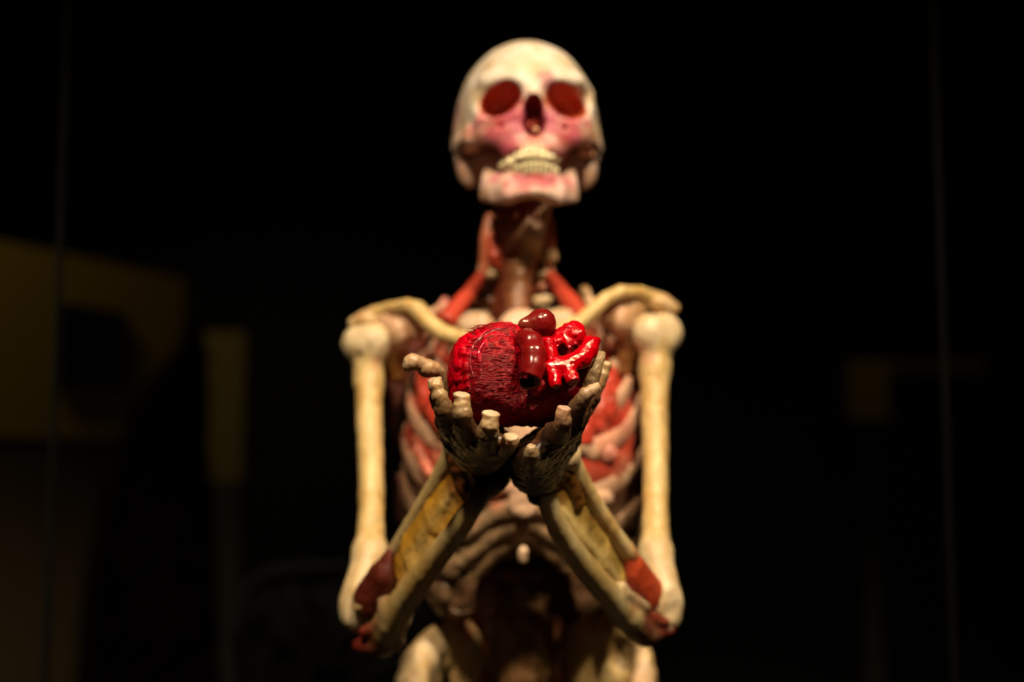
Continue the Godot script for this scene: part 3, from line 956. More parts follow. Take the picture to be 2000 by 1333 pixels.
	var low := [Vector3(0.0087, 1.3299, -0.1), Vector3(0.0106, 1.2381, -0.13), Vector3(0.0106, 1.1208, -0.135), Vector3(0.0114, 1.0545, -0.09), Vector3(0.0123, 0.9948, -0.075), Vector3(0.0124, 0.9383, -0.085)]
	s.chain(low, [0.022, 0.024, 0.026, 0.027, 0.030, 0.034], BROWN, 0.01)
	for i in 7:
		var p: Vector3 = (low[3] as Vector3).lerp(low[5], (i - 2) / 4.5)
		s.blob(p + Vector3(0, 0, 0.004), Vector3(0.031, 0.011, 0.028), Color(0.36, 0.21, 0.09), 0.006)
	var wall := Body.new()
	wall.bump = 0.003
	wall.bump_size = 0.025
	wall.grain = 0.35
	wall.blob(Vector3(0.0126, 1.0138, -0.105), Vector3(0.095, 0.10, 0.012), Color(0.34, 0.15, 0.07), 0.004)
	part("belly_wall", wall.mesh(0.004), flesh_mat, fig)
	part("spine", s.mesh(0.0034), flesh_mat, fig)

# ------------------------------------------------------------------ shoulders
func build_shoulders(fig: Node3D) -> void:
	var yellowish := Color(0.64, 0.47, 0.22)
	for s in 2:
		var c := Body.new()
		c.bump = 0.0007
		c.bump_size = 0.02
		c.grain = 0.1
		if s == 0:
			c.chain([Vector3(-0.1558, 1.3327, -0.012), Vector3(-0.1323, 1.3395, 0), Vector3(-0.1096, 1.3406, 0.018), Vector3(-0.0988, 1.3348, 0.026), Vector3(-0.0859, 1.3199, 0.034), Vector3(-0.0705, 1.3082, 0.044), Vector3(-0.0496, 1.3009, 0.054), Vector3(-0.0208, 1.2963, 0.058)], [0.0064, 0.0068, 0.0076, 0.0094, 0.0092, 0.0090, 0.0096, 0.011], yellowish, 0.008)
		else:
			c.chain([Vector3(0.156, 1.3482, -0.012), Vector3(0.1373, 1.3565, 0), Vector3(0.114, 1.3547, 0.018), Vector3(0.0984, 1.3466, 0.026), Vector3(0.0839, 1.3327, 0.034), Vector3(0.0695, 1.3199, 0.044), Vector3(0.0512, 1.3093, 0.054), Vector3(0.026, 1.2984, 0.058)], [0.0068, 0.0072, 0.0074, 0.0076, 0.0078, 0.0082, 0.0090, 0.010], yellowish, 0.008)
		part("collarbone", c.mesh(0.0022), bone_mat, fig)
		var b := Body.new()
		b.bump = 0.0012
		b.bump_size = 0.016
		b.grain = 0.15
		var up := Vector3(0, 1, 0.2)
		if s == 0:
			b.chain([Vector3(-0.1644, 1.3254, -0.016), Vector3(-0.1547, 1.3299, -0.012), Vector3(-0.1435, 1.3358, -0.02), Vector3(-0.1192, 1.3485, -0.06)], [0.0125, 0.0140, 0.0135, 0.009], Color(0.62, 0.43, 0.24), 0.006, up, 0.72)
			b.blob(Vector3(-0.1176, 1.3134, 0.004), Vector3(0.0155, 0.0185, 0.016), FLESH, 0.008, Vector3(0, 0, -20))
			b.limb(Vector3(-0.13, 1.3265, -0.006), 0.013, Vector3(-0.0965, 1.3145, 0.004), 0.010, FLESH, 0.008)
			b.limb(Vector3(-0.1316, 1.3206, -0.012), 0.012, Vector3(-0.1006, 1.3193, 0), 0.009, FLESH, 0.006)
			b.limb(Vector3(-0.126, 1.2932, -0.014), 0.016, Vector3(-0.1209, 1.2717, -0.02), 0.011, Color(0.32, 0.14, 0.04), 0.01)
			b.limb(Vector3(-0.0767, 1.3437, -0.03), 0.0055, Vector3(-0.0731, 1.3522, -0.035), 0.0055, PINK, 0.004)
			b.limb(Vector3(-0.0767, 1.3437, -0.03), 0.0055, Vector3(-0.111, 1.3225, -0.03), 0.008, FLESH, 0.004)
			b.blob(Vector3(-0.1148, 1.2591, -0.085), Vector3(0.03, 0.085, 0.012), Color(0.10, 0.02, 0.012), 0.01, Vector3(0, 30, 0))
		else:
			b.chain([Vector3(0.1685, 1.3415, -0.016), Vector3(0.1582, 1.3476, -0.012), Vector3(0.1448, 1.3536, -0.02), Vector3(0.1222, 1.36, -0.06)], [0.0125, 0.0140, 0.0135, 0.009], Color(0.62, 0.43, 0.24), 0.006, up, 0.72)
			b.blob(Vector3(0.115, 1.327, 0.004), Vector3(0.0150, 0.0180, 0.016), FLESH, 0.008, Vector3(0, 0, 20))
			b.limb(Vector3(0.1279, 1.3397, -0.006), 0.013, Vector3(0.0987, 1.3287, 0.004), 0.009, Color(0.5, 0.32, 0.19), 0.008)
			b.limb(Vector3(0.1295, 1.3327, -0.012), 0.012, Vector3(0.0979, 1.3324, 0), 0.008, Color(0.45, 0.28, 0.15), 0.006)
			b.limb(Vector3(0.125, 1.3042, -0.014), 0.015, Vector3(0.122, 1.2772, -0.02), 0.011, Color(0.26, 0.11, 0.04), 0.01)
			b.limb(Vector3(0.0845, 1.3493, -0.03), 0.0060, Vector3(0.0793, 1.3623, -0.035), 0.0068, Color(0.62, 0.42, 0.25), 0.004)
			b.limb(Vector3(0.0845, 1.3493, -0.03), 0.0055, Vector3(0.1083, 1.3281, -0.03), 0.008, FLESH, 0.004)
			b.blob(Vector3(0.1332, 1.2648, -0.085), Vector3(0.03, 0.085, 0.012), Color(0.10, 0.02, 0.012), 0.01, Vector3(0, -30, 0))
		part("shoulder_blade", b.mesh(0.0026), bone_mat, fig)

# ------------------------------------------------------------------ arms
func build_arms(fig: Node3D) -> void:
	var deep := Color(0.10, 0.016, 0.008)
	var mem := surface(0.35, noise_picture(512, 0.03, 4, 18), 0.12, Vector3(14, 6, 14))
	mem.backlight_enabled = true
	mem.backlight = Color(0.5, 0.5, 0.5)
	for s in 2:
		var h := Body.new()
		h.bump = 0.0011
		h.bump_size = 0.02
		h.grain = 0.12
		if s == 0:
			h.blob(Vector3(-0.161, 1.3029, -0.012), Vector3(0.0215, 0.0205, 0.021), BONE_PALE, 0.006)
			h.blob(Vector3(-0.1466, 1.304, 0), Vector3(0.020, 0.0195, 0.019), BONE_PALE, 0.006)
			h.limb(Vector3(-0.1545, 1.2923, -0.004), 0.0165, Vector3(-0.1516, 1.2621, 0), 0.0138, BONE, 0.01)
			h.chain([Vector3(-0.1516, 1.2621, 0), Vector3(-0.1483, 1.2207, 0.022), Vector3(-0.1437, 1.1782, 0.046), Vector3(-0.1393, 1.1276, 0.078), Vector3(-0.1375, 1.0892, 0.105)], [0.0142, 0.0136, 0.0130, 0.0128, 0.0142], BONE, 0.01)
			h.limb(Vector3(-0.1375, 1.0892, 0.105), 0.0150, Vector3(-0.1437, 1.0525, 0.13), 0.0175, BONE_PALE, 0.012)
			h.limb(Vector3(-0.153, 1.0441, 0.132), 0.0095, Vector3(-0.137, 1.0403, 0.132), 0.0125, BONE_PALE, 0.008)
			h.blob(Vector3(-0.1509, 1.0317, 0.136), Vector3(0.0110, 0.0160, 0.012), Color(0.42, 0.33, 0.21), 0.006, Vector3(0, 0, 20))
			h.stain_shade(Vector3(-0.1609, 1.2895, 0.016), 0.007, Color(0.10, 0.06, 0.03), 0.9)
			h.stain_shade(Vector3(-0.1731, 1.2862, 0.004), 0.008, Color(0.16, 0.11, 0.07), 0.8)
			h.stain_shade(Vector3(-0.1487, 1.2956, 0.02), 0.006, Color(0.30, 0.22, 0.10), 0.7)
			h.stain_shade(Vector3(-0.1337, 1.1576, 0.05), 0.016, Color(0.45, 0.22, 0.06), 0.5)
			h.stain_shade(Vector3(-0.1406, 1.2789, 0.014), 0.010, Color(0.55, 0.25, 0.18), 0.6)
			h.hollow(Vector3(-0.1599, 1.2903, 0.02), Vector3(0.004, 0.003, 0.004), Color(0.10, 0.06, 0.03), 0.004)
			h.hollow(Vector3(-0.1481, 1.2929, 0.026), Vector3(0.003, 0.009, 0.006), BONE, 0.006)
		else:
			h.blob(Vector3(0.1622, 1.3139, -0.012), Vector3(0.0205, 0.0225, 0.021), BONE_PALE, 0.006)
			h.blob(Vector3(0.1467, 1.3138, 0), Vector3(0.0205, 0.0205, 0.019), BONE_PALE, 0.006)
			h.limb(Vector3(0.1541, 1.3005, -0.004), 0.0165, Vector3(0.1512, 1.273, 0), 0.0155, BONE, 0.01)
			h.chain([Vector3(0.1512, 1.273, 0), Vector3(0.1483, 1.2207, 0.022), Vector3(0.1463, 1.1782, 0.046), Vector3(0.1418, 1.1276, 0.078), Vector3(0.139, 1.0892, 0.105)], [0.0150, 0.0138, 0.0128, 0.0126, 0.0140], BONE, 0.01)
			h.limb(Vector3(0.139, 1.0892, 0.105), 0.0148, Vector3(0.1437, 1.0525, 0.13), 0.0165, BONE_PALE, 0.012)
			h.limb(Vector3(0.152, 1.0441, 0.132), 0.0090, Vector3(0.1371, 1.0422, 0.132), 0.0125, BONE_PALE, 0.008)
			h.blob(Vector3(0.1495, 1.0298, 0.132), Vector3(0.0100, 0.0150, 0.012), Color(0.46, 0.34, 0.2), 0.006, Vector3(0, 0, -20))
			h.stain_shade(Vector3(0.1383, 1.2852, 0.016), 0.014, Color(0.55, 0.22, 0.16), 0.7)
			h.stain_shade(Vector3(0.1656, 1.2916, 0.004), 0.010, Color(0.22, 0.15, 0.08), 0.8)
			h.stain_shade(Vector3(0.1468, 1.2904, 0.018), 0.010, Color(0.5, 0.3, 0.2), 0.6)
			h.hollow(Vector3(0.1504, 1.2963, 0.024), Vector3(0.003, 0.009, 0.006), BONE, 0.006)
		part("upper_arm_bone", h.mesh(0.0024), bone_mat, fig)
		var r := Body.new()
		r.bump = 0.0004
		r.bump_size = 0.012
		r.grain = 0.14
		var u := Body.new()
		u.bump = 0.0003
		u.bump_size = 0.012
		u.grain = 0.16
		var olive := Color(0.58, 0.43, 0.19)
		if s == 0:
			r.chain([Vector3(-0.0456, 1.1938, 0.25), Vector3(-0.0537, 1.1771, 0.236), Vector3(-0.0691, 1.1523, 0.215), Vector3(-0.0901, 1.1196, 0.187), Vector3(-0.111, 1.0869, 0.158)], [0.0120, 0.0100, 0.0088, 0.0084, 0.0086], Color(0.62, 0.47, 0.23), 0.006)
			r.limb(Vector3(-0.111, 1.0869, 0.158), 0.0072, Vector3(-0.1362, 1.0479, 0.132), 0.0105, Color(0.3, 0.13, 0.06), 0.006)
			r.blob(Vector3(-0.0476, 1.1919, 0.256), Vector3(0.0125, 0.0135, 0.010), Color(0.56, 0.42, 0.24), 0.006, Vector3(0, 0, -25))
			r.limb(Vector3(-0.0506, 1.1857, 0.256), 0.0035, Vector3(-0.0445, 1.1934, 0.268), 0.003, TAN, 0.002)
			r.limb(Vector3(-0.0462, 1.1805, 0.256), 0.0035, Vector3(-0.0405, 1.189, 0.268), 0.003, TAN, 0.002)
			u.chain([Vector3(-0.0189, 1.1623, 0.282), Vector3(-0.0335, 1.1388, 0.266), Vector3(-0.0541, 1.1099, 0.24), Vector3(-0.0776, 1.0787, 0.21), Vector3(-0.0985, 1.0507, 0.18), Vector3(-0.1112, 1.0301, 0.16), Vector3(-0.1223, 1.0102, 0.142)], [0.0090, 0.0082, 0.0090, 0.0105, 0.0125, 0.0155, 0.0150], olive, 0.008)
			u.chain([Vector3(-0.0225, 1.1519, 0.274), Vector3(-0.0404, 1.1218, 0.252), Vector3(-0.0662, 1.0874, 0.22), Vector3(-0.0925, 1.0521, 0.185)], [0.005, 0.0060, 0.0065, 0.008], Color(0.50, 0.30, 0.08), 0.006)
			u.blob(Vector3(-0.1324, 1.0047, 0.136), Vector3(0.018, 0.010, 0.014), DEEP_RED, 0.008)
			u.limb(Vector3(-0.1425, 1.0414, 0.152), 0.0055, Vector3(-0.1199, 1.0529, 0.165), 0.0050, Color(0.4, 0.28, 0.15), 0.004)
			u.limb(Vector3(-0.1365, 1.019, 0.152), 0.0060, Vector3(-0.1167, 1.0303, 0.162), 0.0050, Color(0.34, 0.06, 0.03), 0.004)
			u.blob(Vector3(-0.1131, 1.0434, 0.172), Vector3(0.010, 0.010, 0.006), Color(0.4, 0.22, 0.13), 0.006)
			u.stain_shade(Vector3(-0.1263, 1.0162, 0.145), 0.035, DEEP_RED, 0.9)
			r.stain_shade(Vector3(-0.1211, 1.0712, 0.155), 0.030, Color(0.16, 0.03, 0.012), 0.9)
			u.stain_shade(Vector3(-0.1049, 1.0451, 0.175), 0.014, Color(0.40, 0.16, 0.08), 0.6)
			u.stain_shade(Vector3(-0.0572, 1.1091, 0.25), 0.016, Color(0.5, 0.42, 0.27), 0.6)
			u.stain_shade(Vector3(-0.0258, 1.1511, 0.28), 0.03, Color(0.1, 0.04, 0.015), 0.9)
		else:
			r.chain([Vector3(0.0456, 1.1814, 0.25), Vector3(0.0546, 1.1659, 0.236), Vector3(0.0691, 1.1433, 0.215), Vector3(0.0869, 1.1175, 0.192), Vector3(0.1045, 1.094, 0.168)], [0.0125, 0.0105, 0.0090, 0.0086, 0.0088], Color(0.66, 0.50, 0.25), 0.006)
			r.limb(Vector3(0.1045, 1.094, 0.168), 0.0072, Vector3(0.1369, 1.0528, 0.134), 0.0105, Color(0.42, 0.10, 0.04), 0.006)
			r.blob(Vector3(0.0466, 1.1805, 0.256), Vector3(0.0125, 0.012, 0.010), BONE_PALE, 0.006, Vector3(0, 0, 25))
			u.chain([Vector3(0.0266, 1.1546, 0.282), Vector3(0.0343, 1.131, 0.266), Vector3(0.0482, 1.1057, 0.244), Vector3(0.0658, 1.082, 0.218), Vector3(0.0887, 1.0564, 0.187), Vector3(0.1061, 1.0363, 0.166), Vector3(0.1248, 1.0182, 0.146)], [0.0088, 0.0085, 0.0095, 0.0105, 0.0115, 0.0150, 0.0140], Color(0.58, 0.46, 0.24), 0.008)
			u.chain([Vector3(0.0276, 1.1467, 0.274), Vector3(0.0386, 1.1185, 0.255), Vector3(0.0563, 1.0907, 0.229), Vector3(0.0828, 1.0582, 0.192)], [0.005, 0.0065, 0.0070, 0.008], Color(0.50, 0.36, 0.12), 0.006)
			u.blob(Vector3(0.1369, 1.0189, 0.136), Vector3(0.017, 0.009, 0.014), DEEP_RED, 0.008)
			u.limb(Vector3(0.1027, 1.0575, 0.185), 0.0055, Vector3(0.1231, 1.0427, 0.165), 0.0050, Color(0.42, 0.32, 0.22), 0.004)
			u.limb(Vector3(0.1177, 1.0368, 0.162), 0.0060, Vector3(0.1428, 1.0278, 0.148), 0.0050, Color(0.36, 0.09, 0.04), 0.004)
			u.limb(Vector3(0.0995, 1.0631, 0.186), 0.0055, Vector3(0.0966, 1.0498, 0.18), 0.0060, Color(0.48, 0.34, 0.2), 0.004)
			u.stain_shade(Vector3(0.1246, 1.0231, 0.148), 0.034, DEEP_RED, 0.9)
			r.stain_shade(Vector3(0.1187, 1.0759, 0.155), 0.030, Color(0.40, 0.06, 0.02), 0.9)
			u.stain_shade(Vector3(0.1049, 1.0428, 0.175), 0.014, Color(0.42, 0.16, 0.09), 0.6)
			u.stain_shade(Vector3(0.1435, 1.03, 0.142), 0.012, Color(0.4, 0.3, 0.2), 0.7)
		part("radius_bone", r.mesh(0.0020), bone_mat, fig)
		part("ulna_bone", u.mesh(0.0020), bone_mat, fig)
		# the sheet between the two bones, and the muscle left at the elbow
		var m := Body.new()
		m.bump = 0.0007
		m.bump_size = 0.012
		m.grain = 0.3
		m.soft = 0.004
		var e := Body.new()
		e.bump = 0.0007
		e.bump_size = 0.010
		e.grain = 0.3
		var w := Body.new()
		w.bump = 0.0014
		w.bump_size = 0.010
		w.grain = 0.3
		var n := Vector3(-0.55 if s == 0 else 0.55, 0.0, 0.83)
		if s == 0:
			m.chain([Vector3(-0.0434, 1.1558, 0.246), Vector3(-0.0612, 1.1306, 0.226), Vector3(-0.0836, 1.0986, 0.198), Vector3(-0.1033, 1.0676, 0.168)], [0.019, 0.0205, 0.0215, 0.015], Color(0.64, 0.30, 0.02), 0.006, n, 0.16)
			m.chain([Vector3(-0.0515, 1.1496, 0.243), Vector3(-0.0677, 1.1232, 0.221), Vector3(-0.0909, 1.0901, 0.192)], [0.0036, 0.0042, 0.0036], Color(0.68, 0.46, 0.16), 0.006, n, 0.6)
			m.chain([Vector3(-0.0716, 1.1041, 0.214), Vector3(-0.0882, 1.0821, 0.196), Vector3(-0.1008, 1.0612, 0.175)], [0.0032, 0.0036, 0.0045], Color(0.68, 0.46, 0.16), 0.006, n, 0.6)
			m.stain_shade(Vector3(-0.042, 1.1594, 0.25), 0.030, Color(0.16, 0.05, 0.01), 0.9)  # shade of the hand put into the colour near the wrist
			e.chain([Vector3(-0.1121, 1.0934, 0.172), Vector3(-0.1193, 1.0722, 0.168), Vector3(-0.1321, 1.0489, 0.152)], [0.0045, 0.0145, 0.0185], deep, 0.010, n, 0.6)
			e.limb(Vector3(-0.1061, 1.0813, 0.165), 0.003, Vector3(-0.1133, 1.0529, 0.16), 0.011, deep, 0.006, n, 0.6)
			w.chain([Vector3(-0.0417, 1.1831, 0.258), Vector3(-0.0353, 1.1638, 0.25), Vector3(-0.0423, 1.1482, 0.238)], [0.016, 0.018, 0.010], Color(0.17, 0.05, 0.018), 0.008, n, 0.7)
			w.chain([Vector3(-0.0259, 1.1833, 0.278), Vector3(-0.0195, 1.1661, 0.272), Vector3(-0.0298, 1.1455, 0.258)], [0.020, 0.019, 0.010], Color(0.15, 0.042, 0.016), 0.008, n, 0.7)
			w.limb(Vector3(-0.0137, 1.1811, 0.284), 0.014, Vector3(-0.0138, 1.1618, 0.28), 0.009, Color(0.07, 0.02, 0.01), 0.008)
			w.blob(Vector3(-0.0327, 1.1639, 0.2665), Vector3(0.0014, 0.0045, 0.002), TAN, 0.001, Vector3(0, 0, -10))
		else:
			m.chain([Vector3(0.0407, 1.1506, 0.248), Vector3(0.0529, 1.1236, 0.23), Vector3(0.0721, 1.0977, 0.206), Vector3(0.0943, 1.0705, 0.176)], [0.019, 0.0205, 0.0205, 0.014], Color(0.46, 0.28, 0.06), 0.008, n, 0.16)
			m.chain([Vector3(0.0442, 1.133, 0.246), Vector3(0.0582, 1.112, 0.229), Vector3(0.0786, 1.0899, 0.203), Vector3(0.0947, 1.0701, 0.182)], [0.0040, 0.0046, 0.0046, 0.0040], Color(0.64, 0.48, 0.20), 0.006, n, 0.6)
			m.stain_shade(Vector3(0.0441, 1.1572, 0.25), 0.022, Color(0.16, 0.06, 0.01), 0.8)  # dark wrist end: shade under the hand, painted in
			m.stain_shade(Vector3(0.0681, 1.1297, 0.215), 0.016, Color(0.16, 0.07, 0.01), 0.7)
			e.chain([Vector3(0.1062, 1.0932, 0.17), Vector3(0.1134, 1.0787, 0.162), Vector3(0.1272, 1.0557, 0.145)], [0.0045, 0.0120, 0.0165], Color(0.40, 0.05, 0.016), 0.010, n, 0.6)
			e.limb(Vector3(0.1252, 1.0587, 0.146), 0.0110, Vector3(0.1345, 1.0475, 0.138), 0.0110, Color(0.30, 0.03, 0.015), 0.006, n, 0.6)
			e.limb(Vector3(0.1041, 1.0841, 0.172), 0.003, Vector3(0.1134, 1.0552, 0.16), 0.010, deep, 0.006, n, 0.6)
			w.chain([Vector3(0.0368, 1.1791, 0.262), Vector3(0.0352, 1.1616, 0.254)], [0.013, 0.011], Color(0.09, 0.04, 0.015), 0.008, n, 0.8)
			w.chain([Vector3(0.0207, 1.1704, 0.28), Vector3(0.0224, 1.1502, 0.275)], [0.018, 0.012], Color(0.07, 0.03, 0.012), 0.008, n, 0.8)
			w.limb(Vector3(0.0477, 1.1682, 0.25), 0.006, Vector3(0.0564, 1.1414, 0.232), 0.008, Color(0.13, 0.05, 0.01), 0.008)
		part("forearm_membrane", m.mesh(0.0020), mem, fig, "amber sheet stretched between the two forearm bones" if s == 0 else "dull ochre sheet stretched between the two forearm bones")
		part("elbow_muscle", e.mesh(0.0022), flesh_mat, fig)
		part("wrist_muscle", w.mesh(0.0020), flesh_mat, fig)
	# small bones of the left wrist and the loose strip under the other elbow
	for q in [[Vector3(0.0308, 1.1746, 0.288), 0.0050], [Vector3(0.0283, 1.1657, 0.285), 0.0042], [Vector3(0.0335, 1.164, 0.282), 0.0036], [Vector3(0.0298, 1.1536, 0.276), 0.0060], [Vector3(0.0325, 1.1476, 0.272), 0.0036]]:
		var c := Body.new()
		c.bump = 0.0012
		c.bump_size = 0.005
		c.blob(q[0], Vector3(q[1], q[1] * 0.85, q[1] * 0.9), Color(0.56, 0.42, 0.24), 0.003)
		part("wrist_bone", c.mesh(0.0012), bone_mat, fig)
	var t := Body.new()
	t.bump = 0.0012
	t.bump_size = 0.006
	t.limb(Vector3(-0.0955, 1.0397, 0.145), 0.0052, Vector3(-0.0988, 1.0294, 0.145), 0.0058, Color(0.55, 0.38, 0.24), 0.001, Vector3(1, 0, 0), 0.8)
	t.limb(Vector3(-0.1002, 1.0247, 0.145), 0.0050, Vector3(-0.1048, 1.0128, 0.14), 0.0048, Color(0.55, 0.40, 0.25), 0.001, Vector3(1, 0, 0), 0.8)
	t.limb(Vector3(-0.1057, 1.01, 0.14), 0.0042, Vector3(-0.1075, 1.0018, 0.135), 0.0042, Color(0.55, 0.36, 0.2), 0.001, Vector3(1, 0, 0), 0.8)
	t.limb(Vector3(-0.1061, 1.0093, 0.135), 0.006, Vector3(-0.1224, 1.0046, 0.135), 0.006, DEEP_RED, 0.004)
	part("tendon", t.mesh(0.0016), bone_mat, fig)

# ------------------------------------------------------------------ hands
func finger(ps: Array, rs: Array, tips: Color, base: Color, top: Vector3, cap_dir: Vector3, parent: Node3D, called := "finger") -> void:
	# ps runs from the tip to the knuckle; every listed point is a bulge or a waist
	var b := Body.new()
	b.bump = 0.0005
	b.bump_size = 0.0045
	b.grain = 0.22
	b.soft = 0.0012
	for i in ps.size() - 1:
		var g := float(i) / (ps.size() - 2)
		b.limb(ps[i], rs[i], ps[i + 1], rs[i + 1], tips.lerp(base, smoothstep(0.4, 0.95, g)), 0.0009)  # darker to the knuckle: dark tissue, with shade put into the colour
	b.slice(top, cap_dir, tips.lightened(0.12), 0.0012)
	part(called, b.mesh(0.00095), bone_mat, parent)

func build_hands(fig: Node3D) -> void:
	for s in 2:
		var b := Body.new()
		b.bump = 0.0014
		b.bump_size = 0.008
		b.grain = 0.4
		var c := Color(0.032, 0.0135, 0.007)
		if s == 0:
			var w: Vector3 = Vector3(-0.0306, 1.1852, 0.295)
			b.limb(w, 0.016, Vector3(-0.0512, 1.2074, 0.362), 0.0095, c, 0.010)
			b.limb(w, 0.017, Vector3(-0.0369, 1.1973, 0.382), 0.0100, c, 0.010)
			b.limb(Vector3(-0.0254, 1.1834, 0.3), 0.016, Vector3(-0.0214, 1.1909, 0.39), 0.0100, c, 0.010)
			b.limb(Vector3(-0.019, 1.1843, 0.3), 0.014, Vector3(-0.007, 1.1863, 0.385), 0.0085, c, 0.010)
			b.limb(Vector3(-0.0392, 1.197, 0.33), 0.016, Vector3(-0.0163, 1.1903, 0.34), 0.015, c, 0.010)
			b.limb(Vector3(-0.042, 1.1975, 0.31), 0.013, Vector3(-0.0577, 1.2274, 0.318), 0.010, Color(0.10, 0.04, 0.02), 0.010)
			b.limb(Vector3(-0.0495, 1.2101, 0.366), 0.0055, Vector3(-0.0401, 1.1997, 0.38), 0.0055, Color(0.07, 0.035, 0.012), 0.004)
			b.limb(Vector3(-0.0156, 1.1894, 0.386), 0.005, Vector3(-0.0059, 1.1871, 0.385), 0.005, Color(0.10, 0.03, 0.02), 0.004)
			b.stain_shade(Vector3(-0.0391, 1.1956, 0.385), 0.014, Color(0.10, 0.065, 0.03), 0.6)
			b.stain_shade(Vector3(-0.0157, 1.184, 0.38), 0.012, Color(0.12, 0.03, 0.02), 0.6)
		else:
			var w: Vector3 = Vector3(0.0213, 1.1674, 0.292)
			b.limb(w, 0.016, Vector3(0.05, 1.2098, 0.372), 0.0090, c, 0.010)
			b.limb(w, 0.017, Vector3(0.044, 1.2028, 0.382), 0.0095, c, 0.010)
			b.limb(Vector3(0.019, 1.1683, 0.3), 0.017, Vector3(0.0318, 1.1947, 0.392), 0.0105, c, 0.010)
			b.limb(Vector3(0.0148, 1.1691, 0.3), 0.015, Vector3(0.0159, 1.1792, 0.392), 0.0095, c, 0.010)
			b.limb(Vector3(0.0184, 1.1826, 0.335), 0.015, Vector3(0.0402, 1.1969, 0.335), 0.015, c, 0.010)
			b.limb(Vector3(0.0357, 1.1892, 0.31), 0.013, Vector3(0.0627, 1.2286, 0.318), 0.010, Color(0.14, 0.06, 0.03), 0.010)
			b.limb(Vector3(0.0093, 1.1746, 0.3), 0.010, Vector3(0.012, 1.1803, 0.36), 0.008, c, 0.008)
			b.stain_shade(Vector3(0.0196, 1.1956, 0.385), 0.014, Color(0.16, 0.055, 0.02), 0.6)
			b.stain_shade(Vector3(0.0231, 1.1761, 0.4), 0.012, Color(0.10, 0.06, 0.03), 0.6)
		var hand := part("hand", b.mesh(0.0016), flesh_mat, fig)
		var d := Color(0.10, 0.047, 0.022)
		if s == 0:
			finger([Vector3(-0.0835, 1.2535, 0.338), Vector3(-0.0798, 1.2551, 0.338), Vector3(-0.0734, 1.2541, 0.335), Vector3(-0.0686, 1.2505, 0.333), Vector3(-0.0638, 1.2499, 0.33), Vector3(-0.0599, 1.2482, 0.326), Vector3(-0.0559, 1.243, 0.322), Vector3(-0.0552, 1.2286, 0.318)], [0.0062, 0.0070, 0.0056, 0.0078, 0.0064, 0.0046, 0.0062, 0.0085], Color(0.45, 0.29, 0.17), Color(0.3, 0.17, 0.09), Vector3(-0.0876, 1.2535, 0.338), Vector3(-1, 0.1, 0.25), hand, "thumb")
			finger([Vector3(-0.0589, 1.2367, 0.392), Vector3(-0.0579, 1.2319, 0.394), Vector3(-0.0572, 1.2292, 0.394), Vector3(-0.0552, 1.2249, 0.394), Vector3(-0.054, 1.2222, 0.394), Vector3(-0.0518, 1.215, 0.39), Vector3(-0.0491, 1.2062, 0.374)], [0.0056, 0.0058, 0.0046, 0.0064, 0.0056, 0.0078, 0.0085], TAN, d, Vector3(-0.0593, 1.2387, 0.392), Vector3(-0.25, 1, 0.25), hand)
			finger([Vector3(-0.037, 1.224, 0.424), Vector3(-0.0366, 1.2214, 0.424), Vector3(-0.0366, 1.2195, 0.424), Vector3(-0.0369, 1.2161, 0.424), Vector3(-0.0365, 1.2127, 0.424), Vector3(-0.0365, 1.2104, 0.424), Vector3(-0.036, 1.2054, 0.418), Vector3(-0.0342, 1.197, 0.392)], [0.0066, 0.0056, 0.0050, 0.0066, 0.0056, 0.0076, 0.0070, 0.0092], TAN, d, Vector3(-0.037, 1.2251, 0.424), Vector3(0.12, 1, 0.3), hand)
			finger([Vector3(-0.0153, 1.2096, 0.436), Vector3(-0.0156, 1.2066, 0.436), Vector3(-0.016, 1.2047, 0.436), Vector3(-0.0164, 1.2014, 0.435), Vector3(-0.0168, 1.1992, 0.434), Vector3(-0.0176, 1.1967, 0.43), Vector3(-0.0178, 1.1918, 0.418), Vector3(-0.0193, 1.1884, 0.395)], [0.0068, 0.0056, 0.0050, 0.0070, 0.0058, 0.0082, 0.0074, 0.0092], TAN, d, Vector3(-0.0153, 1.2107, 0.436), Vector3(0.18, 1, 0.35), hand)
			finger([Vector3(-0.0008, 1.1928, 0.424), Vector3(-0.0011, 1.1906, 0.422), Vector3(-0.0023, 1.1888, 0.416), Vector3(-0.0038, 1.1864, 0.404), Vector3(-0.0059, 1.1855, 0.385)], [0.0058, 0.0062, 0.0062, 0.0066, 0.0075], TAN, d, Vector3(-0.0004, 1.1947, 0.424), Vector3(0.1, 1, 0.6), hand)
		else:
			finger([Vector3(0.0775, 1.2559, 0.318), Vector3(0.0775, 1.2534, 0.318), Vector3(0.0766, 1.2508, 0.318), Vector3(0.0745, 1.2466, 0.318), Vector3(0.0703, 1.2391, 0.318), Vector3(0.0644, 1.2299, 0.318)], [0.0036, 0.0042, 0.0036, 0.0050, 0.0064, 0.0080], Color(0.46, 0.34, 0.19), Color(0.30, 0.15, 0.06), Vector3(0.0779, 1.2576, 0.318), Vector3(0.2, 1, 0.2), hand, "thumb")
			finger([Vector3(0.0697, 1.2588, 0.372), Vector3(0.0684, 1.2558, 0.374), Vector3(0.0662, 1.2521, 0.376), Vector3(0.065, 1.2488, 0.377), Vector3(0.0637, 1.244, 0.378), Vector3(0.0613, 1.2368, 0.378), Vector3(0.0566, 1.2227, 0.376), Vector3(0.0516, 1.2118, 0.372)], [0.0034, 0.0041, 0.0048, 0.0049, 0.0056, 0.0060, 0.0068, 0.0080], Color(0.44, 0.32, 0.19), Color(0.17, 0.08, 0.04), Vector3(0.0709, 1.2608, 0.372), Vector3(0.3, 1, 0.2), hand)
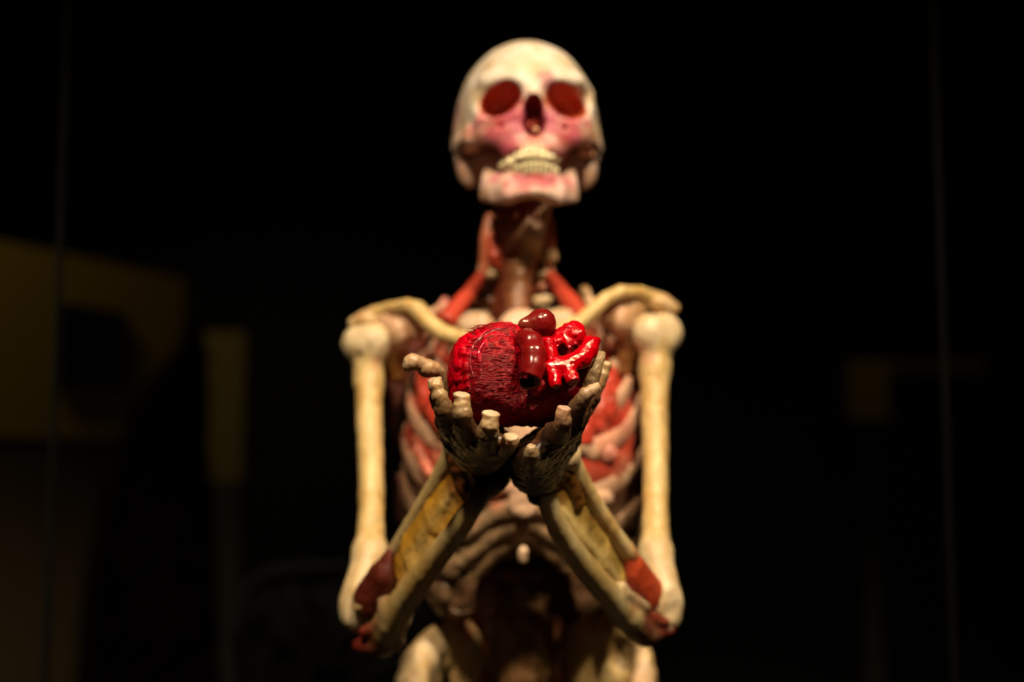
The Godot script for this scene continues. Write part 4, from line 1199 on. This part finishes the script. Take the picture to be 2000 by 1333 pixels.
			finger([Vector3(0.0647, 1.2317, 0.404), Vector3(0.0627, 1.2301, 0.405), Vector3(0.0599, 1.2281, 0.406), Vector3(0.0576, 1.2265, 0.406), Vector3(0.0553, 1.2254, 0.406), Vector3(0.0531, 1.2217, 0.404), Vector3(0.0495, 1.2165, 0.398), Vector3(0.0454, 1.2051, 0.384)], [0.0032, 0.0038, 0.0046, 0.0044, 0.0054, 0.0056, 0.0068, 0.0090], Color(0.42, 0.28, 0.17), d, Vector3(0.0662, 1.2328, 0.404), Vector3(1, 0.5, 0.2), hand)
			finger([Vector3(0.0382, 1.2136, 0.43), Vector3(0.0374, 1.2109, 0.43), Vector3(0.0367, 1.2083, 0.43), Vector3(0.0375, 1.205, 0.428), Vector3(0.0369, 1.2014, 0.424), Vector3(0.0353, 1.1967, 0.404)], [0.0052, 0.0050, 0.0052, 0.0062, 0.0064, 0.0092], Color(0.40, 0.22, 0.13), d, Vector3(0.0386, 1.2151, 0.43), Vector3(0.2, 1, 0.3), hand)
			finger([Vector3(0.0142, 1.1849, 0.428), Vector3(0.0142, 1.1834, 0.427), Vector3(0.0143, 1.1812, 0.425), Vector3(0.0144, 1.1786, 0.415), Vector3(0.0158, 1.1777, 0.395)], [0.0034, 0.0044, 0.0056, 0.0064, 0.0085], Color(0.36, 0.26, 0.15), DARK, Vector3(0.0142, 1.1867, 0.43), Vector3(0.0, 0.8, 0.6), hand)

# ------------------------------------------------------------------ hips and what stands below the picture
func build_pelvis(fig: Node3D) -> void:
	for s in 2:
		var b := Body.new()
		b.bump = 0.002
		b.bump_size = 0.02
		b.grain = 0.2
		if s == 0:
			b.chain([Vector3(-0.0541, 0.9896, -0.1), Vector3(-0.0692, 0.9888, -0.07), Vector3(-0.0844, 0.98, -0.045), Vector3(-0.0981, 0.964, -0.022), Vector3(-0.1044, 0.9453, 0), Vector3(-0.102, 0.918, 0.015)], [0.008, 0.010, 0.0135, 0.0160, 0.0175, 0.016], Color(0.60, 0.45, 0.28), 0.012)
			b.blob(Vector3(-0.0709, 0.9446, -0.062), Vector3(0.062, 0.064, 0.014), Color(0.44, 0.30, 0.15), 0.016, Vector3(10, 42, 0))
			b.stain_shade(Vector3(-0.0648, 0.9899, -0.07), 0.024, Color(0.42, 0.05, 0.02), 0.95)
		else:
			b.chain([Vector3(0.0856, 1.0058, -0.1), Vector3(0.1028, 1.0031, -0.07), Vector3(0.1174, 0.9919, -0.045), Vector3(0.131, 0.9703, -0.022), Vector3(0.1356, 0.9453, 0), Vector3(0.1318, 0.918, 0.015)], [0.008, 0.009, 0.0105, 0.0115, 0.0125, 0.014], Color(0.62, 0.44, 0.29), 0.012)
			b.blob(Vector3(0.1035, 0.9496, -0.054), Vector3(0.062, 0.068, 0.014), Color(0.56, 0.41, 0.20), 0.016, Vector3(10, -42, 0))
			b.hollow(Vector3(0.1151, 0.9751, -0.018), Vector3(0.014, 0.020, 0.02), Color(0.22, 0.15, 0.07), 0.014)
		b.blob(Vector3(0.0126, 0.9176, -0.11), Vector3(0.045, 0.05, 0.02), BROWN, 0.02)
		part("hip_bone", b.mesh(0.0032), bone_mat, fig)
		var m := Body.new()
		m.bump = 0.0018
		m.bump_size = 0.012
		m.grain = 0.3
		if s == 0:
			m.chain([Vector3(-0.0288, 1.0416, -0.11), Vector3(-0.0372, 1.0081, -0.105), Vector3(-0.0444, 0.9809, -0.098), Vector3(-0.0367, 0.9375, -0.09)], [0.008, 0.011, 0.012, 0.013], Color(0.24, 0.035, 0.012), 0.008)
			m.limb(Vector3(-0.0424, 0.9902, -0.09), 0.010, Vector3(-0.031, 0.9714, -0.085), 0.007, Color(0.45, 0.11, 0.03), 0.006)
		else:
			m.chain([Vector3(0.0564, 1.0416, -0.11), Vector3(0.0572, 1.0081, -0.105), Vector3(0.054, 0.9809, -0.098), Vector3(0.0479, 0.9375, -0.09)], [0.008, 0.011, 0.012, 0.013], Color(0.20, 0.04, 0.015), 0.008)
			m.limb(Vector3(0.0537, 0.9819, -0.09), 0.007, Vector3(0.0736, 0.9975, -0.09), 0.006, Color(0.30, 0.15, 0.03), 0.006)
		part("loin_muscle", m.mesh(0.003), flesh_mat, fig)
	part("flank_muscle", tube([Vector3(0.0708, 1.0631, -0.05), Vector3(0.0776, 1.0408, -0.055), Vector3(0.0856, 1.0212, -0.06), Vector3(0.0992, 1.0057, -0.066), Vector3(0.1111, 0.9974, -0.062)], [0.009, 0.009, 0.0085, 0.008, 0.006], Color(0.44, 0.075, 0.025), 14, 6, 0.7, Vector3(0, 0.3, 1), 0.0012), flesh_mat, fig)
	for side in [-1.0, 1.0]:
		var x: float = 0.013 + side * 0.085
		part("thigh_bone", tube([Vector3(x + side * 0.02, 0.86, -0.03), Vector3(x + side * 0.03, 0.80, -0.03), Vector3(x, 0.62, -0.02), Vector3(x - side * 0.02, 0.48, -0.03), Vector3(x - side * 0.02, 0.46, -0.03)], [0.022, 0.018, 0.014, 0.022, 0.03], BONE, 12), bone_mat, fig)
		part("shin_bone", tube([Vector3(x - side * 0.02, 0.45, -0.03), Vector3(x - side * 0.02, 0.40, -0.03), Vector3(x - side * 0.015, 0.2, -0.035), Vector3(x - side * 0.01, 0.07, -0.04)], [0.03, 0.018, 0.012, 0.02], BONE, 12), bone_mat, fig)
		part("foot", tube([Vector3(x - side * 0.01, 0.03, -0.09), Vector3(x - side * 0.01, 0.045, -0.04), Vector3(x + side * 0.01, 0.028, 0.05), Vector3(x + side * 0.02, 0.012, 0.13)], [0.028, 0.03, 0.028, 0.011], BONE, 12), bone_mat, fig)

# ------------------------------------------------------------------ the heart
func build_heart() -> void:
	var h := thing("heart", "glossy crimson anatomical heart resting in the skeleton's cupped hands", "heart", Vector3(0.004, 1.2054, 0.35))
	var meat := surface(0.34, noise_picture(1024, 0.02, 5, 21), 0.07, Vector3(7, 36, 16), 0.27)
	var fibre := surface(0.3, null, 0.0, Vector3.ONE, 0.35)
	var satin := surface(0.24, noise_picture(512, 0.012, 2, 22), 0.03, Vector3(16, 16, 16), 0.5)
	var glossy := surface(0.16, noise_picture(512, 0.012, 2, 22), 0.03, Vector3(16, 16, 16), 0.6)
	var lacquer := surface(0.10, noise_picture(512, 0.03, 4, 23), 0.05, Vector3(22, 22, 22), 0.6)
	var crimson := Color(0.40, 0.003, 0.010)
	var wine := Color(0.14, 0.004, 0.008)
	var maroon := Color(0.165, 0.006, 0.007)
	var scarlet := Color(0.44, 0.0015, 0.007)
	var b := Body.new()
	b.bump = 0.0022
	b.bump_size = 0.008
	b.grain = 0.35
	b.blob(Vector3(-0.0122, 1.246, 0.35), Vector3(0.0369, 0.0414, 0.043), crimson, 0.01)
	b.blob(Vector3(-0.0385, 1.2483, 0.352), Vector3(0.0145, 0.0225, 0.026), crimson, 0.02)
	b.blob(Vector3(-0.0202, 1.2327, 0.355), Vector3(0.0281, 0.0265, 0.036), crimson, 0.01)
	b.blob(Vector3(0.0268, 1.2346, 0.35), Vector3(0.0289, 0.0289, 0.036), Color(0.13, 0.004, 0.01), 0.008)
	b.blob(Vector3(0.0121, 1.2205, 0.356), Vector3(0.0257, 0.0153, 0.034), Color(0.13, 0.004, 0.01), 0.012)
	b.stain_shade(Vector3(-0.0058, 1.2361, 0.395), 0.030, wine, 0.95)
	b.stain_shade(Vector3(-0.0233, 1.24, 0.395), 0.016, wine, 0.6)
	b.stain_shade(Vector3(-0.0058, 1.2537, 0.395), 0.018, Color(0.22, 0.008, 0.012), 0.7)
	b.stain_shade(Vector3(-0.0156, 1.2188, 0.392), 0.026, wine, 0.9)
	b.stain_shade(Vector3(-0.0254, 1.258, 0.39), 0.010, Color(0.42, 0.005, 0.03), 0.7)
	b.bore(Vector3(0.0052, 1.2862, 0.378), 0.0040, Vector3(0.005, 1.2573, 0.398), 0.0040, Color(0.03, 0.001, 0.002), 0.002)
	b.bore(Vector3(0.005, 1.2573, 0.398), 0.0040, Vector3(0.0046, 1.2224, 0.398), 0.0040, Color(0.03, 0.001, 0.002), 0.002)
	b.slice(Vector3(-0.0296, 1.2798, 0.37), Vector3(-0.42, 0.9, 0.15), crimson, 0.012)
	b.slice(Vector3(-0.0515, 1.2485, 0.36), Vector3(-1, 0.1, 0.1), crimson, 0.014)
	part("ventricle", b.mesh(0.0011), meat, h, "crimson fibrous heart muscle")
	# strands of muscle that lie on the wall
	var vs := PackedVector3Array()
	var cs := PackedColorArray()
	var ix := PackedInt32Array()
	var rnd := RandomNumberGenerator.new()
	rnd.seed = 7
	var every := b.order()
	var centre: Vector3 = Vector3(-0.0102, 1.246, 0.35)
	for q in 520:
		var u := rnd.randf_range(-0.022, 0.014)
		var v := rnd.randf_range(-0.036, 0.038)
		var p := centre + Vector3(u, v, 0.05)
		var length := rnd.randf_range(0.005, 0.016)
		var turn := rnd.randfn(0.0, 0.22) + (-0.5 - v * 6.0) * clampf((-0.012 - u) * 50.0, 0.0, 1.6) - v * 7.0 * clampf((u + 0.012) * 30.0, 0.0, 1.0) * 0.5
		var path := PackedVector3Array()
		var good := true
		for i in 6:
			var g := p + Vector3(cos(turn), sin(turn), 0) * (length * (i / 5.0 - 0.5))
			for n in 9:
				g.z -= b.depth(g, every) * 0.8
			if g.z < 0.33:
				good = false
			path.append(g + Vector3(0, 0, 0.0002))
			turn += rnd.randfn(0.0, 0.08)
		if not good:
			continue
		var rad := rnd.randf_range(0.00015, 0.00032)
		var tint := crimson.lerp(wine, clampf(0.75 + rnd.randfn(0, 0.25), 0.0, 1.0))
		if rnd.randf() < 0.10:
			tint = Color(0.34, 0.04, 0.035)
		var t := tube_arrays(path, PackedFloat32Array([rad * 0.3, rad, rad, rad, rad, rad * 0.3]), 1.0, 5, flat_colors(6, tint), func(_p): return Vector3(0, 0, 1))
		var first := vs.size()
		vs.append_array(t[0])
		cs.append_array(t[1])
		for i in t[2]:
			ix.append(i + first)
	var strands := part("muscle_strand", commit(vs, cs, ix), fibre, h)
	strands.set_meta("kind", "stuff")
	var ridge := func(pts: Array, rad: float, c: Color) -> void:
		var path := smooth_path(pts, 6)
		for i in path.size():
			for n in 9:
				path[i].z -= b.depth(path[i], every) * 0.8
		var rs := PackedFloat32Array()
		for i in path.size():
			rs.append(rad * (1.0 + 0.2 * sin(i * 1.7)))
		var t := tube_arrays(path, rs, 1.0, 8, flat_colors(path.size(), c), func(_p): return Vector3(0, 0, 1))
		part("coronary_vessel", commit(t[0], t[1], t[2]), glossy, h)
	ridge.call([Vector3(-0.0038, 1.2795, 0.42), Vector3(-0.0129, 1.2768, 0.42), Vector3(-0.0236, 1.2707, 0.42), Vector3(-0.0296, 1.2638, 0.42), Vector3(-0.0319, 1.2554, 0.42), Vector3(-0.0315, 1.247, 0.42), Vector3(-0.0288, 1.2387, 0.42)], 0.0008, Color(0.22, 0.02, 0.03))
	ridge.call([Vector3(-0.0114, 1.2791, 0.42), Vector3(-0.0209, 1.2753, 0.42), Vector3(-0.0266, 1.2691, 0.42)], 0.0010, Color(0.40, 0.006, 0.025))
	ridge.call([Vector3(-0.0209, 1.2661, 0.42), Vector3(-0.0251, 1.26, 0.42), Vector3(-0.0258, 1.2539, 0.42)], 0.0014, Color(0.42, 0.006, 0.03))
	# the smooth pouch with its open end, and the round one behind it
	var a := Body.new()
	a.bump = 0.0002
	a.bump_size = 0.012
	a.grain = 0.12
	a.chain([Vector3(0.0119, 1.2716, 0.38), Vector3(0.0149, 1.2652, 0.389), Vector3(0.0167, 1.2567, 0.396), Vector3(0.0159, 1.2463, 0.4), Vector3(0.0131, 1.2328, 0.404)], [0.0070, 0.0088, 0.0096, 0.0092, 0.0083], maroon, 0.010)
	a.limb(Vector3(0.0087, 1.2703, 0.385), 0.006, Vector3(0.0141, 1.2669, 0.388), 0.008, maroon, 0.004)
	a.slice(Vector3(0.0127, 1.2336, 0.404), Vector3(0.02, -0.8, 0.6), maroon, 0.0015)
	a.bore(Vector3(0.0126, 1.2286, 0.41), 0.0070, Vector3(0.0136, 1.2491, 0.394), 0.0060, Color(0.012, 0.001, 0.001), 0.001)
	part("auricle", a.mesh(0.0010), satin, h, "smooth maroon pouch with an open lower end")
	var c := Body.new()
	c.bump = 0.0006
	c.bump_size = 0.012
	c.grain = 0.1
	c.blob(Vector3(0.0239, 1.2847, 0.355), Vector3(0.0112, 0.0116, 0.0118), maroon, 0.004)
	c.limb(Vector3(0.013, 1.2837, 0.357), 0.0060, Vector3(0.0227, 1.2838, 0.356), 0.0095, maroon, 0.006)
	c.limb(Vector3(0.0089, 1.2833, 0.36), 0.004, Vector3(0.0138, 1.2827, 0.358), 0.0055, Color(0.2, 0.04, 0.02), 0.005)
	part("atrium", c.mesh(0.0010), satin, h, "round maroon bulb at the top")
	var d := Body.new()
	d.bump = 0.0005
	d.bump_size = 0.008
	d.limb(Vector3(0.0282, 1.2713, 0.375), 0.0056, Vector3(0.0309, 1.2527, 0.378), 0.0060, scarlet, 0.003)
	d.slice(Vector3(0.0282, 1.2717, 0.375), Vector3(0, 1, 0.25), scarlet, 0.0012)
	part("artery_stump", d.mesh(0.0010), lacquer, h)
	var e := Body.new()
	e.bump = 0.0014
	e.bump_size = 0.006
	e.grain = 0.15
	e.chain([Vector3(0.0333, 1.267, 0.352), Vector3(0.0413, 1.2732, 0.356), Vector3(0.0494, 1.2781, 0.356)], [0.0086, 0.0090, 0.0080], scarlet, 0.004)
	e.limb(Vector3(0.0477, 1.2779, 0.358), 0.0070, Vector3(0.0524, 1.2742, 0.362), 0.0062, scarlet, 0.004)
	e.blob(Vector3(0.0436, 1.2632, 0.358), Vector3(0.0125, 0.0115, 0.011), Color(0.34, 0.003, 0.008), 0.005)
	e.blob(Vector3(0.0369, 1.2673, 0.366), Vector3(0.0050, 0.0070, 0.005), scarlet, 0.004)
	e.hollow(Vector3(0.0398, 1.2608, 0.372), Vector3(0.0035, 0.0058, 0.008), Color(0.05, 0.001, 0.003), 0.002)
	e.hollow(Vector3(0.0502, 1.2612, 0.372), Vector3(0.0035, 0.0050, 0.008), Color(0.08, 0.001, 0.003), 0.003)
	part("artery_trunk", e.mesh(0.0010), lacquer, h, "short scarlet trunk with dark openings")
	var f := Body.new()
	f.bump = 0.0008
	f.bump_size = 0.007
	f.grain = 0.12
	f.chain([Vector3(0.0265, 1.2461, 0.392), Vector3(0.0359, 1.2477, 0.392), Vector3(0.0462, 1.2502, 0.39), Vector3(0.0542, 1.2543, 0.387), Vector3(0.0591, 1.2601, 0.384), Vector3(0.0621, 1.2692, 0.38)], [0.0062, 0.0072, 0.0070, 0.0078, 0.0073, 0.0066], scarlet, 0.004)
	f.slice(Vector3(0.0625, 1.2716, 0.38), Vector3(0.1, 1, 0.15), scarlet, 0.0015)
	f.chain([Vector3(0.0312, 1.2444, 0.394), Vector3(0.0322, 1.2386, 0.398), Vector3(0.0329, 1.2339, 0.4)], [0.0052, 0.0047, 0.0046], scarlet, 0.003)
	f.chain([Vector3(0.0421, 1.2452, 0.394), Vector3(0.0446, 1.2402, 0.398), Vector3(0.046, 1.2358, 0.4)], [0.0058, 0.0052, 0.0050], scarlet, 0.003)
	f.slice(Vector3(0.0459, 1.2345, 0.402), Vector3(0.3, -0.8, 0.45), Color(0.10, 0.002, 0.004), 0.001)  # shaded branch end, its shade put into the dark colour
	part("vein_trunk", f.mesh(0.0010), lacquer, h, "long bent scarlet vessel with two short branches")
	var g := Body.new()
	g.bump = 0.001
	g.bump_size = 0.006
	g.chain([Vector3(0.0436, 1.2315, 0.375), Vector3(0.0511, 1.2407, 0.368), Vector3(0.0563, 1.25, 0.362)], [0.011, 0.010, 0.008], Color(0.12, 0.004, 0.008), 0.006)
	g.chain([Vector3(0.018, 1.2286, 0.39), Vector3(0.0226, 1.2336, 0.392), Vector3(0.0266, 1.2376, 0.39)], [0.004, 0.004, 0.003], Color(0.28, 0.01, 0.015), 0.004)
	part("heart_root", g.mesh(0.0012), meat, h)

# ------------------------------------------------------------------ the case and the dark room
func build_room() -> void:
	structure("floor", box(Vector3(9, 0.1, 9)), plain(Color(0.01, 0.01, 0.01), 0.8), Vector3(0, -0.05, -0.5))
	structure("back_wall", box(Vector3(9, 3.6, 0.1)), plain(Color(0.0025, 0.0025, 0.003), 0.9), Vector3(0, 1.8, -4.2))
	var case := thing("glass_case", "clear glass display case round the skeleton with thin pale corner joints", "display case", Vector3(0, 0, -0.35))
	var glass := StandardMaterial3D.new()
	glass.transparency = BaseMaterial3D.TRANSPARENCY_ALPHA
	glass.albedo_color = Color(0, 0, 0, 0.01)
	glass.roughness = 0.02
	glass.metallic_specular = 0.0
	var seam := plain(Color(0.004, 0.0041, 0.0034), 0.7)
	seam.metallic_specular = 0.12
	for x in [-0.605, 0.572]:
		var side := part("glass_pane", box(Vector3(0.008, 2.6, 0.9)), glass, case)
		side.position = Vector3(x, 1.32, 0.455)
		var j := part("corner_joint", box(Vector3(0.006, 2.6, 0.010)), seam, case)
		j.position = Vector3(x, 1.32, -0.001)
	var back := part("glass_pane", box(Vector3(1.165, 2.6, 0.008)), glass, case)
	back.position = Vector3(-0.0165, 1.32, 0)
	# far exhibits
	var yellow := plain(Color(0.30, 0.20, 0.012), 0.8)
	var p := thing("exhibition_board", "dim yellow exhibition board with a dark square picture, blurred at left behind the case", "board", Vector3(-1.062, 0, -2.8))
	p.rotation.y = atan2(0.67, 0.301)
	part("board", box(Vector3(1.6, 0.52, 0.04)), yellow, p).position = Vector3(-0.8, 1.515, 0)
	part("picture", box(Vector3(0.27, 0.225, 0.02)), plain(Color(0.006, 0.008, 0.014), 0.5), p).position = Vector3(-0.43, 1.52, 0.032)
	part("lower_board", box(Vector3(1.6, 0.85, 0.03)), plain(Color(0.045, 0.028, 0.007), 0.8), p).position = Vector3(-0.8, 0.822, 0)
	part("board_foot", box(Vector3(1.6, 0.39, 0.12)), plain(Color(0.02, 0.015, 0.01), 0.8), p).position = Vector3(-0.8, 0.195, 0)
	var q := thing("yellow_pillar", "dim narrow yellow upright to the right of the exhibition board", "pillar", Vector3(-0.885, 0, -2.7))
	part("shaft", box(Vector3(0.13, 0.46, 0.1)), plain(Color(0.11, 0.078, 0.007), 0.8), q).position = Vector3(0, 1.36, 0)
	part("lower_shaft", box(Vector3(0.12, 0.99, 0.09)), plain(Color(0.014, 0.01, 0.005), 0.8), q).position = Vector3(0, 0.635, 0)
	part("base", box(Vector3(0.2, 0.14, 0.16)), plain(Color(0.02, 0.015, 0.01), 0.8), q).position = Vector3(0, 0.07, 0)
	var r := thing("dark_silhouette", "unidentified black silhouette in front of the yellow board, its form made up", "exhibit", Vector3(-0.9242, 0.7828, -2.2))
	var d := Body.new()  # nature of this dark shape unknown; the draped form is made up
	d.bump = 0.01
	d.bump_size = 0.1
	d.chain([Vector3(-0.8691, 1.5398, -2.2), Vector3(-0.8758, 1.4697, -2.2), Vector3(-0.9045, 1.3859, -2.2), Vector3(-0.9362, 1.261, -2.2), Vector3(-0.9482, 0.9182, -2.2), Vector3(-0.9413, 0.1204, -2.2)], [0.03, 0.05, 0.08, 0.11, 0.15, 0.19], Color(0.004, 0.0035, 0.003), 0.03)
	var matte := surface(0.95, null, 0.0, Vector3.ONE, 0.1)
	part("silhouette", d.mesh(0.02), matte, r)
	var bench := thing("bench", "dark bench with a rounded grey rim, low at left behind the case", "bench", Vector3(-0.4214, 0.5575, -1.4))
	var rim := [Vector3(-0.5618, 0.8341, -1.3), Vector3(-0.5487, 0.8948, -1.3), Vector3(-0.5269, 0.9404, -1.3), Vector3(-0.479, 0.9669, -1.3), Vector3(-0.371, 0.975, -1.3), Vector3(-0.2473, 0.975, -1.3)]
	part("rim", tube(rim, [0.009, 0.009, 0.010, 0.010, 0.009, 0.008], Color(0.010, 0.010, 0.009), 10, 6), matte, bench)
	var seat := Body.new()
	seat.bump = 0.0
	seat.limb(Vector3(-0.4755, 0.8485, -1.35), 0.10, Vector3(-0.2508, 0.8516, -1.35), 0.10, Color(0.004, 0.004, 0.004), 0.01, Vector3(0, 0, 1), 0.6)
	seat.limb(Vector3(-0.4755, 0.8485, -1.35), 0.09, Vector3(-0.4674, 0.3683, -1.35), 0.09, Color(0.004, 0.004, 0.004), 0.01, Vector3(0, 0, 1), 0.6)
	seat.limb(Vector3(-0.2508, 0.8485, -1.35), 0.09, Vector3(-0.2465, 0.3683, -1.35), 0.09, Color(0.004, 0.004, 0.004), 0.01, Vector3(0, 0, 1), 0.6)
	part("seat", seat.mesh(0.02), matte, bench)
	var t := thing("corner_board", "faint yellowish board corner far behind at right", "board", Vector3(1.15, 0, -3.0))
	part("board", box(Vector3(0.14, 0.2, 0.04)), yellow, t).position = Vector3(0.03, 1.43, 0)
	part("top_rail", box(Vector3(0.34, 0.05, 0.03)), plain(Color(0.12, 0.08, 0.01), 0.8), t).position = Vector3(0.25, 1.51, 0)
	part("post", box(Vector3(0.05, 1.33, 0.03)), plain(Color(0.02, 0.018, 0.01), 0.8), t).position = Vector3(0.03, 0.665, 0)
